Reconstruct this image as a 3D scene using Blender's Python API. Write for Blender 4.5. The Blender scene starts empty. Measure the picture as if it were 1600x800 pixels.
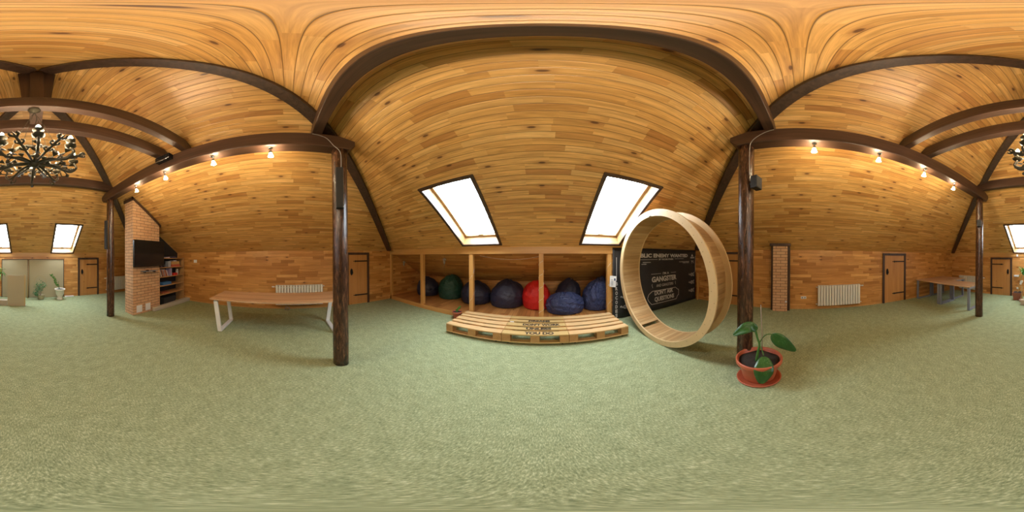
import bpy, bmesh, math, random
from math import sin, cos, pi, radians, hypot, atan2, sqrt, tan
from mathutils import Vector as V, Matrix as Mx
random.seed(7)
scene = bpy.context.scene
COL = scene.collection
H = 1.6                                   # eye height
XL, XR, YF, YB, K = -4.82, 4.73, 3.51, -6.40, 1.76
A1, A2 = V((-.05, -1.51, 4.85)), V((-.05, -2.04, 4.85))
SF = (4.85 - K) / (YF - A1.y); SB = (4.85 - K) / (A2.y - YB)
SL = (4.85 - K) / (A1.x - XL); SR = (4.85 - K) / (XR - A1.x)
ALC_Y, ALC_X = 5.15, 2.6                   # alcove depth line and right end
PZ = .12                                  # alcove platform height

# ------------------------------------------------------------------ nodes
def new_mat(name):
    m = bpy.data.materials.new(name); m.use_nodes = True
    nt = m.node_tree; b = nt.nodes['Principled BSDF']
    return m, nt, b
class G:
    """small helper to chain nodes"""
    def __init__(s, nt): s.nt = nt
    def n(s, t, **kw):
        nd = s.nt.nodes.new(t)
        for k, v in kw.items(): setattr(nd, k, v)
        return nd
    def put(s, sock, v):
        if isinstance(v, (int, float)): sock.default_value = v
        elif isinstance(v, tuple): sock.default_value = v
        else: s.nt.links.new(v, sock)
    def m(s, op, a, b=0.0, c=0.0):
        nd = s.n('ShaderNodeMath', operation=op)
        for i, v in enumerate((a, b, c)): s.put(nd.inputs[i], v)
        return nd.outputs[0]
    def xyz(s, x, y, z=0.0):
        nd = s.n('ShaderNodeCombineXYZ')
        for i, v in enumerate((x, y, z)): s.put(nd.inputs[i], v)
        return nd.outputs[0]
    def sep(s, v):
        nd = s.n('ShaderNodeSeparateXYZ'); s.put(nd.inputs[0], v); return nd.outputs
    def white(s, v):
        nd = s.n('ShaderNodeTexWhiteNoise', noise_dimensions='3D'); s.put(nd.inputs['Vector'], v); return nd.outputs
    def noise(s, v, scale=1.0, detail=3.0, rough=.5, dist=0.0):
        nd = s.n('ShaderNodeTexNoise'); s.put(nd.inputs['Vector'], v)
        nd.inputs['Scale'].default_value = scale; nd.inputs['Detail'].default_value = detail
        nd.inputs['Roughness'].default_value = rough; nd.inputs['Distortion'].default_value = dist
        return nd.outputs[0]
    def vor(s, v, scale=1.0, feature='F1', dim='3D'):
        nd = s.n('ShaderNodeTexVoronoi', feature=feature, voronoi_dimensions=dim); s.put(nd.inputs['Vector'], v); nd.inputs['Scale'].default_value = scale
        return nd.outputs
    def ramp(s, f, stops):
        nd = s.n('ShaderNodeValToRGB'); s.put(nd.inputs[0], f)
        e = nd.color_ramp.elements
        while len(e) < len(stops): e.new(.5)
        for i, (p, c) in enumerate(stops):
            e[i].position = p; e[i].color = (*c, 1)
        return nd.outputs[0]
    def mix(s, f, a, b, mode='MIX'):
        nd = s.n('ShaderNodeMix', data_type='RGBA', blend_type=mode)
        s.put(nd.inputs[0], f)
        for i, v in ((6, a), (7, b)):
            if isinstance(v, tuple) and len(v) == 3: v = (*v, 1)
            s.put(nd.inputs[i], v)
        return nd.outputs[2]
    def step(s, x, a, b):
        nd = s.n('ShaderNodeMapRange', interpolation_type='SMOOTHSTEP'); s.put(nd.inputs[0], x)
        nd.inputs[1].default_value = a; nd.inputs[2].default_value = b
        return nd.outputs[0]
    def bump(s, h, strength=.3, dist=.01):
        nd = s.n('ShaderNodeBump'); s.put(nd.inputs['Height'], h)
        nd.inputs['Strength'].default_value = strength; nd.inputs['Distance'].default_value = dist
        return nd.outputs[0]
def uvs(g): return g.n('ShaderNodeTexCoord').outputs['UV']
def objc(g): return g.n('ShaderNodeTexCoord').outputs['Object']

def planks(name, w=.088, L=.62, cols=None, rough=.38, groove=.45, knots=1.0, gw=.035, grain=1.0):
    """boards laid along U, .088 m wide across V, UVs are metres"""
    m, nt, b = new_mat(name); g = G(nt)
    uv = g.sep(uvs(g)); U, W = uv[0], uv[1]
    vv = g.m('DIVIDE', W, w); row = g.m('FLOOR', vv); f = g.m('FRACT', vv)
    r1 = g.white(g.xyz(row, 3.7))[0]
    r2 = g.white(g.xyz(row, 9.1))[0]
    Ls = g.m('ADD', g.m('MULTIPLY', r2, L * .8), L * .6)
    uu = g.m('DIVIDE', g.m('ADD', U, g.m('MULTIPLY', r1, 9.0)), Ls)
    piece = g.m('FLOOR', uu)
    tone = g.white(g.xyz(row, piece, 1.3))[0]
    tone2 = g.white(g.xyz(row, piece, 5.3))[0]
    cols = cols or [(0, (.36, .165, .045)), (.18, (.50, .25, .072)), (.55, (.57, .30, .09)), (.85, (.62, .345, .11)), (1, (.66, .40, .15))]
    base = g.ramp(tone, cols)
    off = g.m('MULTIPLY', tone, 37.0)
    n1 = g.noise(g.xyz(g.m('MULTIPLY', U, 1.6), g.m('MULTIPLY', W, 26.0), off), 1.0, 4, .6, .6)
    n2 = g.noise(g.xyz(g.m('MULTIPLY', U, 5.0), g.m('MULTIPLY', W, 150.0), off), 1.0, 2, .5)
    gr = g.m('ADD', g.m('MULTIPLY', g.m('SUBTRACT', n1, .5), 1.1 * grain), g.m('MULTIPLY', g.m('SUBTRACT', n2, .5), .35 * grain))
    val = g.m('ADD', 1.0, gr)
    col = g.mix(1.0, base, g.xyz(val, g.m('POWER', val, 1.15), g.m('POWER', val, 1.35)), 'MULTIPLY')
    # large soft blotches
    bl = g.noise(g.xyz(g.m('MULTIPLY', U, .8), g.m('MULTIPLY', W, .8), 2.0), 1.0, 2)
    col = g.mix(g.m('MULTIPLY', g.step(bl, .35, .75), .22), col, (.45, .19, .05))
    # knots
    kv = g.vor(g.xyz(g.m('MULTIPLY', U, 1.9), g.m('MULTIPLY', W, 5.2), 0.0), 1.0, dim='2D')
    kr = g.sep(kv['Color'])
    kn = g.m('MULTIPLY', g.m('SUBTRACT', 1.0, g.step(kv['Distance'], .045, .10)), g.m('GREATER_THAN', kr[0], 1 - .17 * knots))
    halo = g.m('MULTIPLY', g.m('SUBTRACT', 1.0, g.step(kv['Distance'], .05, .28)), g.m('GREATER_THAN', kr[0], 1 - .17 * knots))
    col = g.mix(g.m('MULTIPLY', halo, .45), col, (.33, .12, .03))
    col = g.mix(g.m('MULTIPLY', kn, .85), col, (.085, .028, .012))
    e = g.m('ABSOLUTE', g.m('SUBTRACT', f, .5))
    gm = g.step(e, .5 - gw * 1.6, .5 - gw * .4)
    col = g.mix(g.m('MULTIPLY', gm, groove), col, (.07, .03, .012))
    nt.links.new(col, b.inputs['Base Color'])
    b.inputs['Roughness'].default_value = rough
    hgt = g.m('SUBTRACT', g.m('MULTIPLY', n1, .06), g.step(e, .5 - gw * 3.0, .5))
    nt.links.new(g.bump(hgt, .55, .004), b.inputs['Normal'])
    return m

def plain(name, c, rough=.5, metal=0.0, bump=0.0, scale=60.0, var=.0, spec=None):
    m, nt, b = new_mat(name); g = G(nt)
    b.inputs['Roughness'].default_value = rough; b.inputs['Metallic'].default_value = metal
    n = g.noise(objc(g), scale, 4, .6)
    a = tuple(x * (1 - var) for x in c); d = tuple(min(1, x * (1 + var)) for x in c)
    nt.links.new(g.mix(n, a, d), b.inputs['Base Color'])
    if bump: nt.links.new(g.bump(n, bump, .003), b.inputs['Normal'])
    if spec is not None: b.inputs['Specular IOR Level'].default_value = spec
    return m

def grain(name, dark, light, axis='Z', rough=.4, s=1.0, knots=.5, bump=.2):
    """solid timber, grain along one object axis"""
    m, nt, b = new_mat(name); g = G(nt)
    p = g.sep(objc(g)); o = {'X': (1.2, 22, 22), 'Y': (22, 1.2, 22), 'Z': (22, 22, 1.2)}[axis]
    rnd = g.n('ShaderNodeObjectInfo').outputs['Random']
    vec = g.xyz(*[g.m('ADD', g.m('MULTIPLY', p[i], o[i] * s), g.m('MULTIPLY', rnd, 13.0 + i)) for i in range(3)])
    n = g.noise(vec, 1.0, 4, .62, .8)
    col = g.ramp(n, [(.25, dark), (.5, tuple((a + b_) / 2 for a, b_ in zip(dark, light))), (.72, light)])
    kv = g.vor(g.xyz(*[g.m('MULTIPLY', p[i], (3.0 if o[i] > 2 else 1.5)) for i in range(3)]), 1.0)
    kn = g.m('MULTIPLY', g.m('SUBTRACT', 1.0, g.step(kv['Distance'], .03, .07)), knots)
    col = g.mix(kn, col, tuple(x * .25 for x in dark))
    nt.links.new(col, b.inputs['Base Color']); b.inputs['Roughness'].default_value = rough
    nt.links.new(g.bump(n, bump, .004), b.inputs['Normal'])
    return m

def emit(name, c, s):
    m, nt, b = new_mat(name)
    b.inputs['Base Color'].default_value = (*c, 1)
    b.inputs['Emission Color'].default_value = (*c, 1); b.inputs['Emission Strength'].default_value = s
    return m

M = {}
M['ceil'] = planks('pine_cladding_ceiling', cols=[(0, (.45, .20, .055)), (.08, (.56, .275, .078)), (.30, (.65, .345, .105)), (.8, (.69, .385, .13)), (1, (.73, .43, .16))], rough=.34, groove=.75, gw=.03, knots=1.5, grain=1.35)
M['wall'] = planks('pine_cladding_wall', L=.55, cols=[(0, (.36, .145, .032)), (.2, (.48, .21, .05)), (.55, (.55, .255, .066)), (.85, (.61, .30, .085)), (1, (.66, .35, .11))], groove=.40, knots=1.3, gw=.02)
M['alcove'] = planks('pine_cladding_alcove', cols=[(0, (.36, .145, .032)), (.2, (.48, .21, .05)), (.55, (.55, .255, .066)), (.85, (.61, .30, .085)), (1, (.66, .35, .11))], groove=.65)
M['deck'] = planks('platform_boards', w=.105, L=2.5, cols=[(0, (.36, .15, .04)), (.5, (.48, .215, .06)), (1, (.56, .28, .09))], rough=.3, groove=.55, knots=.5)
M['reveal'] = planks('pine_reveal', w=.09, L=3, cols=[(0, (.36, .22, .095)), (1, (.44, .28, .13))], groove=.35, knots=.3, grain=.5)
M['oak_top'] = planks('table_top_wood', w=.075, L=9, cols=[(0, (.36, .20, .095)), (.5, (.46, .27, .14)), (1, (.54, .34, .19))], groove=.12, knots=.0, rough=.35, gw=.015, grain=1.2)
M['drum'] = planks('wheel_slats', w=.0735, L=9, cols=[(0, (.38, .23, .095)), (.5, (.46, .29, .125)), (1, (.53, .35, .165))], groove=.85, knots=.25, rough=.45, gw=.05, grain=.8)
M['dark'] = grain('dark_stained_timber', (.035, .017, .010), (.095, .045, .026), 'X', .42, .8, .0, .25)
M['darky'] = grain('dark_stained_timber_y', (.035, .017, .010), (.095, .045, .026), 'Y', .42, .8, .0, .25)
M['darkz'] = grain('dark_stained_timber_z', (.03, .015, .010), (.085, .042, .026), 'Z', .42, .8, .0, .25)
M['pine'] = grain('pine_post', (.50, .24, .06), (.66, .37, .12), 'Z', .4, .6, .5, .1)
M['pinex'] = grain('pine_board_x', (.50, .24, .065), (.62, .34, .11), 'X', .4, .5, .8, .1)
M['door'] = grain('door_pine', (.42, .18, .05), (.56, .27, .08), 'Z', .4, .6, .9, .1)
M['pallet'] = grain('pallet_board', (.54, .33, .14), (.72, .49, .24), 'X', .55, .5, .5, .2)
M['palletb'] = grain('pallet_block', (.40, .20, .065), (.52, .29, .11), 'Y', .6, .5, .2, .2)
M['palletmid'] = grain('pallet_board_middle', (.46, .30, .11), (.60, .42, .17), 'X', .55, .5, .5, .2)
M['ring'] = plain('plywood_ring', (.62, .44, .23), .45, var=.10, scale=6)
M['shelf'] = grain('shelf_board', (.40, .20, .07), (.52, .29, .11), 'X', .4, .6, .1, .1)
M['black'] = plain('black_backing', (.012, .012, .013), .6)
M['tv'] = plain('tv_bezel', (.010, .010, .011), .25)
M['screen'] = plain('tv_screen', (.008, .009, .011), .12)
M['white'] = plain('white_enamel', (.70, .66, .57), .35, var=.03)
M['whiteleg'] = plain('white_steel', (.74, .73, .69), .4)
M['paper'] = plain('white_paper', (.75, .74, .72), .7)
M['grey'] = plain('grey_steel', (.24, .26, .31), .4, .2)
M['iron'] = plain('black_iron', (.02, .02, .02), .45, .6, .2, 120)
M['bronze'] = plain('aged_bronze', (.062, .050, .030), .5, .55, .25, 90, .35)
M['cream'] = plain('cream_plinth', (.46, .42, .34), .5)
M['soil'] = plain('potting_soil', (.022, .016, .012), .95, 0, .8, 90, .5)
M['terra'] = plain('terracotta_plastic', (.42, .10, .045), .42, var=.05)
M['leaf'] = plain('dark_green_leaf', (.035, .14, .022), .32, 0, .1, 45, .75)
M['leaf2'] = plain('green_leaf', (.07, .25, .035), .45, var=.35, scale=30)
M['leaf3'] = plain('ficus_leaf', (.06, .20, .07), .5, var=.5, scale=40)
M['stem'] = plain('plant_stem', (.05, .15, .025), .5)
M['cane'] = plain('bamboo_cane', (.50, .34, .14), .6, var=.2)
M['stick'] = plain('grey_stick', (.24, .19, .14), .8)
def nylon(name, c, amt):
    m, nt, b = new_mat(name); g = G(nt)
    n = g.noise(objc(g), 3.2, 5, .55, 2.2); n2 = g.noise(objc(g), 9.0, 3, .5, 1.5)
    r = g.m('ABSOLUTE', g.m('SUBTRACT', n, .5))
    nt.links.new(g.mix(n2, tuple(x * .85 for x in c), tuple(x * 1.15 for x in c)), b.inputs['Base Color'])
    b.inputs['Roughness'].default_value = .45
    nt.links.new(g.bump(g.m('ADD', g.m('MULTIPLY', g.m('MINIMUM', r, .12), 4.0), g.m('MULTIPLY', n2, .25)), amt, .05), b.inputs['Normal'])
    return m
M['navy'] = nylon('navy_nylon', (.036, .050, .135), .85)
M['dnavy'] = nylon('dark_navy_nylon', (.022, .024, .052), .35)
M['green'] = nylon('dark_green_nylon', (.010, .056, .034), .5)
M['red'] = nylon('red_nylon', (.60, .016, .012), .4)
M['mdf'] = plain('beige_board', (.40, .345, .215), .6, var=.04, scale=3)
M['mdf2'] = plain('pinkish_beige_board', (.42, .345, .22), .6, var=.04, scale=3)
M['print'] = plain('pale_print', (.50, .46, .42), .7)
M['ink'] = plain('burnt_lettering', (.03, .018, .01), .8)
M['cable'] = plain('grey_cable', (.30, .27, .24), .5)
M['chrome'] = plain('chrome_metal', (.6, .6, .6), .2, 1.0)
M['bulb'] = emit('warm_bulb', (1.0, .82, .56), 450)
M['spot'] = emit('spot_glass', (1.0, .82, .52), 170)
M['bead'] = plain('fairy_light_wire', (.62, .60, .56), .4)

def banner_mat():
    m, nt, b = new_mat('black_banner'); g = G(nt)
    n = g.noise(objc(g), 2.2, 3, .5, .6)
    nt.links.new(g.mix(n, (.012, .011, .012), (.03, .027, .026)), b.inputs['Base Color'])
    b.inputs['Roughness'].default_value = .55
    nt.links.new(g.bump(n, .6, .03), b.inputs['Normal']); return m
M['banner'] = banner_mat()
def carpet_mat():
    m, nt, b = new_mat('green_loop_carpet'); g = G(nt)
    p = g.sep(objc(g))
    n1 = g.noise(g.xyz(g.m('MULTIPLY', p[0], 140.0), g.m('MULTIPLY', p[1], 36.0), 0.0), 1.0, 3, .65)
    n2 = g.noise(g.xyz(g.m('MULTIPLY', p[0], 9.0), g.m('MULTIPLY', p[1], 9.0), 3.0), 1.0, 3, .6)
    n3 = g.noise(g.xyz(g.m('MULTIPLY', p[0], 260.0), g.m('MULTIPLY', p[1], 120.0), 8.0), 1.0, 2, .6)
    f = g.m('ADD', g.m('MULTIPLY', n1, .75), g.m('ADD', g.m('MULTIPLY', n2, .18), g.m('MULTIPLY', n3, .22)))
    col = g.ramp(f, [(.37, (.125, .155, .078)), (.52, (.245, .292, .158)), (.63, (.355, .40, .230)), (.74, (.58, .61, .39))])
    tl = g.m('FLOOR', g.m('DIVIDE', p[0], 4.0))
    b.inputs['Roughness'].default_value = .95; b.inputs['Specular IOR Level'].default_value = .1
    nt.links.new(col, b.inputs['Base Color'])
    nt.links.new(g.bump(n1, .5, .006), b.inputs['Normal']); return m
M['carpet'] = carpet_mat()
def brick_mat():
    m, nt, b = new_mat('orange_brick'); g = G(nt)
    br = g.n('ShaderNodeTexBrick'); nt.links.new(uvs(g), br.inputs['Vector'])
    br.offset = .5; br.inputs['Scale'].default_value = 1.0
    br.inputs['Brick Width'].default_value = .262; br.inputs['Row Height'].default_value = .0815
    br.inputs['Mortar Size'].default_value = .006; br.inputs['Mortar Smooth'].default_value = .15; br.inputs['Bias'].default_value = 0
    br.inputs['Color1'].default_value = (.58, .33, .165, 1); br.inputs['Color2'].default_value = (.66, .41, .225, 1)
    br.inputs['Mortar'].default_value = (.085, .06, .045, 1)
    n = g.noise(objc(g), 7, 4, .6)
    col = g.mix(g.m('MULTIPLY', n, .35), br.outputs[0], (.50, .24, .12))
    nt.links.new(col, b.inputs['Base Color']); b.inputs['Roughness'].default_value = .8
    nt.links.new(g.bump(g.m('SUBTRACT', 1.0, br.outputs[1]), .8, .008), b.inputs['Normal']); return m
M['brick'] = brick_mat()
def log_mat():
    m, nt, b = new_mat('varnished_log'); g = G(nt)
    p = g.sep(objc(g))
    n = g.noise(g.xyz(g.m('MULTIPLY', p[0], 42.0), g.m('MULTIPLY', p[1], 42.0), g.m('MULTIPLY', p[2], 5.5)), 1.0, 5, .65, 1.2)
    col = g.ramp(n, [(.34, (.016, .009, .006)), (.54, (.070, .030, .015)), (.70, (.22, .10, .045))])
    nt.links.new(col, b.inputs['Base Color']); b.inputs['Roughness'].default_value = .24
    nt.links.new(g.bump(n, .5, .008), b.inputs['Normal']); return m
M['log'] = log_mat()
def glass_mat():
    m = bpy.data.materials.new('window_glass'); m.use_nodes = True; nt = m.node_tree
    nt.nodes.clear(); g = G(nt)
    t = g.n('ShaderNodeBsdfTransparent'); t.inputs[0].default_value = (.97, .99, 1, 1)
    gl = g.n('ShaderNodeBsdfGlossy'); gl.inputs['Roughness'].default_value = .05
    mx = g.n('ShaderNodeMixShader'); mx.inputs[0].default_value = .04
    nt.links.new(t.outputs[0], mx.inputs[1]); nt.links.new(gl.outputs[0], mx.inputs[2])
    nt.links.new(mx.outputs[0], g.n('ShaderNodeOutputMaterial').inputs[0]); return m
M['glass'] = glass_mat()

# ------------------------------------------------------------------ mesh helpers
def nb():
    bm = bmesh.new(); bm.loops.layers.uv.new('UVMap'); return bm
def face(bm, pts, ud=None, vd=None, o=(0, 0, 0)):
    f = bm.faces.new([bm.verts.new(p) for p in pts])
    if ud is not None:
        L = bm.loops.layers.uv.active; ud, vd, o = V(ud), V(vd), V(o)
        for l in f.loops: l[L].uv = ((l.vert.co - o).dot(ud), (l.vert.co - o).dot(vd))
    return f
def boxuv(bm, faces):
    L = bm.loops.layers.uv.active
    for f in faces:
        f.normal_update(); n = f.normal; a = max(range(3), key=lambda i: abs(n[i]))
        for l in f.loops:
            c = l.vert.co
            l[L].uv = (c.y, c.z) if a == 0 else (c.x, c.z) if a == 1 else (c.x, c.y)
def hexa(bm, p):
    """8 points: bottom 4 ccw, top 4 ccw"""
    v = [bm.verts.new(q) for q in p]
    fs = [bm.faces.new([v[i] for i in q]) for q in ((3, 2, 1, 0), (4, 5, 6, 7), (0, 1, 5, 4), (1, 2, 6, 5), (2, 3, 7, 6), (3, 0, 4, 7))]
    boxuv(bm, fs); return fs
def box(bm, x0, x1, y0, y1, z0, z1):
    if x0 > x1: x0, x1 = x1, x0
    if y0 > y1: y0, y1 = y1, y0
    return hexa(bm, [(x0, y0, z0), (x1, y0, z0), (x1, y1, z0), (x0, y1, z0), (x0, y0, z1), (x1, y0, z1), (x1, y1, z1), (x0, y1, z1)])
def prism(bm, pts, d):
    """extrude a planar polygon by vector d"""
    d = V(d); a = [bm.verts.new(V(p)) for p in pts]; b = [bm.verts.new(V(p) + d) for p in pts]; n = len(a)
    fs = [bm.faces.new(a[::-1]), bm.faces.new(b)]
    for i in range(n): fs.append(bm.faces.new((a[i], a[(i + 1) % n], b[(i + 1) % n], b[i])))
    bmesh.ops.recalc_face_normals(bm, faces=fs); boxuv(bm, fs); return fs
def frame(d):
    d = V(d).normalized(); u = d.cross(V((0, 0, 1)))
    if u.length < 1e-3: u = V((1, 0, 0))
    u.normalize(); return u, d.cross(u)
def bar(bm, p, q, w, h, up=(0, 0, 1)):
    """rectangular bar, w across, h along up"""
    p, q = V(p), V(q); d = (q - p).normalized(); u = d.cross(V(up))
    if u.length < 1e-4: u = V((1, 0, 0))
    u.normalize(); v = u.cross(d).normalized(); u *= w / 2; v *= h / 2
    return hexa(bm, [p - u - v, p + u - v, q + u - v, q - u - v, p - u + v, p + u + v, q + u + v, q - u + v])
def tube(bm, pts, r, n=8, cap=True, closed=False):
    pts = [V(p) for p in pts]; k = len(pts)
    R = r if isinstance(r, (list, tuple)) else [r] * k
    rings = []; pu = None
    for i, p in enumerate(pts):
        if closed: d = pts[(i + 1) % k] - pts[i - 1]
        else: d = pts[min(i + 1, k - 1)] - pts[max(i - 1, 0)]
        d.normalize()
        if pu is None: u, _ = frame(d)
        else:
            u = pu - d * pu.dot(d); u.normalize()
        pu = u; v = d.cross(u)
        rings.append([bm.verts.new(p + (u * cos(2 * pi * j / n) + v * sin(2 * pi * j / n)) * R[i]) for j in range(n)])
    fs = []
    for i in range(k if closed else k - 1):
        a, b = rings[i], rings[(i + 1) % k]
        for j in range(n): fs.append(bm.faces.new((a[j], a[(j + 1) % n], b[(j + 1) % n], b[j])))
    if cap and not closed: fs += [bm.faces.new(rings[0][::-1]), bm.faces.new(rings[-1])]
    for f in fs: f.smooth = True
    return fs
def lathe(bm, prof, c=(0, 0, 0), n=28, smooth=True, fn=None):
    """profile of (r, z); r==0 closes"""
    c = V(c); rings = []; fs = []
    for r, z in prof:
        if r < 1e-6: rings.append([bm.verts.new(c + V((0, 0, z)))])
        else:
            ring = []
            for j in range(n):
                a = 2 * pi * j / n; rr, zz = (fn(r, z, a) if fn else (r, z)); ring.append(bm.verts.new(c + V((rr * cos(a), rr * sin(a), zz))))
            rings.append(ring)
    for a, b in zip(rings, rings[1:]):
        for j in range(n):
            k = (j + 1) % n
            if len(a) == 1 and len(b) == 1: continue
            if len(a) == 1: fs.append(bm.faces.new((a[0], b[j], b[k])))
            elif len(b) == 1: fs.append(bm.faces.new((a[j], a[k], b[0])))
            else: fs.append(bm.faces.new((a[j], a[k], b[k], b[j])))
    for f in fs: f.smooth = smooth
    bmesh.ops.recalc_face_normals(bm, faces=fs)
    return fs
def ball(bm, c, r, s=(1, 1, 1), n=12, m=8):
    prof = [(r * sin(pi * i / m), -r * cos(pi * i / m) * s[2]) for i in range(m + 1)]
    prof[0] = (0, prof[0][1]); prof[-1] = (0, prof[-1][1])
    return lathe(bm, prof, c, n)
def spline(pts, n=8):
    pts = [V(p) for p in pts]; out = []
    for i in range(len(pts) - 1):
        p0, p1, p2, p3 = pts[max(i - 1, 0)], pts[i], pts[i + 1], pts[min(i + 2, len(pts) - 1)]
        for k in range(n):
            t = k / n
            out.append(.5 * ((2 * p1) + (p2 - p0) * t + (2 * p0 - 5 * p1 + 4 * p2 - p3) * t * t + (3 * p1 - p0 - 3 * p2 + p3) * t ** 3))
    return out + [pts[-1]]

# ------------------------------------------------------------------ object helpers
def obj(name, bm, mat, parent=None, bevel=0, mats=None):
    me = bpy.data.meshes.new(name)
    if parent is not None and parent.get('_w'):      # mesh given in world space, parent translated
        bmesh.ops.translate(bm, verts=bm.verts, vec=-V(parent['_w']))
    bm.to_mesh(me); bm.free()
    o = bpy.data.objects.new(name, me); COL.objects.link(o)
    for x in ([mat] if mats is None else mats): me.materials.append(M[x] if isinstance(x, str) else x)
    if parent is not None:
        o.parent = parent
        if parent.get('_w'): pass
    if bevel:
        b = o.modifiers.new('bevel', 'BEVEL'); b.width = bevel; b.segments = 2; b.limit_method = 'ANGLE'
    return o
def tag(o, label=None, cat=None, group=None, kind=None):
    if label: o['label'] = label
    if cat: o['category'] = cat
    if group: o['group'] = group
    if kind: o['kind'] = kind
    return o
def thing(name, loc, label, cat, group=None, rz=0.0, kind=None):
    """empty at the base; children built in local space"""
    e = bpy.data.objects.new(name, None); COL.objects.link(e); e.location = loc; e.rotation_euler = (0, 0, rz); e.empty_display_size = .1
    return tag(e, label, cat, group, kind)
def wthing(name, base, label, cat, group=None, kind=None):
    """empty at the base; children are built in world coordinates and shifted"""
    e = thing(name, base, label, cat, group, 0, kind); e['_w'] = list(base); return e
def sub(name, bm, mat, parent, root, **k):
    """sub-part: mesh in the root's space, parented to a part"""
    o = obj(name, bm, mat, None, **k)
    if root.get('_w'): o.data.transform(Mx.Translation(-V(root['_w'])))
    o.parent = parent; return o
def dup(root, loc, rz=None, label=None, group=None):
    r = root.copy(); COL.objects.link(r); r.location = loc
    if rz is not None: r.rotation_euler = (0, 0, rz)
    if label: r['label'] = label
    if group: r['group'] = group
    for ch in list(root.children):
        c = ch.copy(); COL.objects.link(c); c.parent = r
        for g in ch.children:
            d = g.copy(); COL.objects.link(d); d.parent = c
    return r
def text_bm(s, size, loc, face_='south', width=None, bold=0.0, extrude=.001):
    cu = bpy.data.curves.new('t', 'FONT'); cu.body = s; cu.size = size; cu.extrude = extrude; cu.offset = bold * 1.6
    cu.align_x = 'LEFT'; cu.resolution_u = 3
    o = bpy.data.objects.new('t', cu); COL.objects.link(o)
    dg = bpy.context.evaluated_depsgraph_get(); me = bpy.data.meshes.new_from_object(o.evaluated_get(dg))
    xs = [v.co.x for v in me.vertices]; ys = [v.co.y for v in me.vertices]
    if width and xs:
        k = width / (max(xs) - min(xs)); x0 = min(xs)
        for v in me.vertices: v.co.x = (v.co.x - x0) * k
    R = Mx.Rotation(pi / 2, 4, 'X') if face_ == 'south' else Mx.Identity(4)
    me.transform(Mx.Translation(V(loc)) @ R)
    bm = nb(); bm.from_mesh(me); bpy.data.objects.remove(o); bpy.data.curves.remove(cu); bpy.data.meshes.remove(me)
    return bm
def S(name, bm, mat, **k): return tag(obj(name, bm, mat, **k), kind='structure')

# ================================================================== SHELL
bm = nb(); face(bm, [(XL, YB, 0), (XR, YB, 0), (XR, YF, 0), (XL, YF, 0)], (1, 0, 0), (0, 1, 0))
prism(bm, [(XL, YB, -.1), (XR, YB, -.1), (XR, YF, -.1), (XL, YF, -.1)], (0, 0, .095))
S('floor', bm, 'carpet')
# platform floor of the alcove
bm = nb()
for a, b_ in ((XL, ALC_X),):
    face(bm, [(a, YF, PZ), (b_, YF, PZ), (b_, ALC_Y, PZ), (a, ALC_Y, PZ)], (0, 1, 0), (1, 0, 0))
prism(bm, [(XL, YF + .002, -.05), (ALC_X, YF + .002, -.05), (ALC_X, ALC_Y, -.05), (XL, ALC_Y, -.05)], (0, 0, .165))
S('floor', bm, 'deck')
bm = nb(); box(bm, XL, 1.6, YF - .02, YF + .005, 0, PZ + .005); S('trim_1', bm, 'pinex')

def wall_quad(bm, pts, ud): face(bm, pts, ud, (0, 0, 1))
T = .12
# left wall with the alcove's side
bm = nb()
wall_quad(bm, [(XL, YB, 0), (XL, YF, 0), (XL, YF, K), (XL, YB, K)], (0, 1, 0))
wall_quad(bm, [(XL, YF, 0), (XL, ALC_Y, 0), (XL, ALC_Y, K - SF * (ALC_Y - YF)), (XL, YF, K)], (0, 1, 0))
fs = prism(bm, [(XL - .003, YB, 0), (XL - .003, ALC_Y, 0), (XL - .003, ALC_Y, .7), (XL - .003, YF, K), (XL - .003, YB, K)], (-T, 0, 0))
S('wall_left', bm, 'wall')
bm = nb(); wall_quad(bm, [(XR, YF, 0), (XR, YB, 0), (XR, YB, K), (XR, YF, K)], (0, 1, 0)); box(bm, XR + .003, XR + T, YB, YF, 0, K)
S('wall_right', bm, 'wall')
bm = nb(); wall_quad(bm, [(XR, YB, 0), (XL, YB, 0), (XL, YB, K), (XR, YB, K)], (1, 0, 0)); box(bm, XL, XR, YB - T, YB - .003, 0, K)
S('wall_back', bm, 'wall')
bm = nb(); wall_quad(bm, [(1.56, YF, 0), (XR, YF, 0), (XR, YF, K), (1.56, YF, K)], (1, 0, 0)); box(bm, 1.56, XR, YF + .003, YF + .06, 0, K)
S('wall_front', bm, 'wall')
bm = nb()
zl = K - SF * (ALC_Y - YF)
wall_quad(bm, [(XL, ALC_Y, 0), (ALC_X, ALC_Y, 0), (ALC_X, ALC_Y, zl), (XL, ALC_Y, zl)], (1, 0, 0))
box(bm, XL, ALC_X, ALC_Y + .003, ALC_Y + T, 0, zl)
fs = prism(bm, [(ALC_X, YF + .06, 0), (ALC_X, ALC_Y, 0), (ALC_X, ALC_Y, zl), (ALC_X, YF + .06, K - .04)], (.06, 0, 0))
S('wall_alcove', bm, 'alcove')

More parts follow.
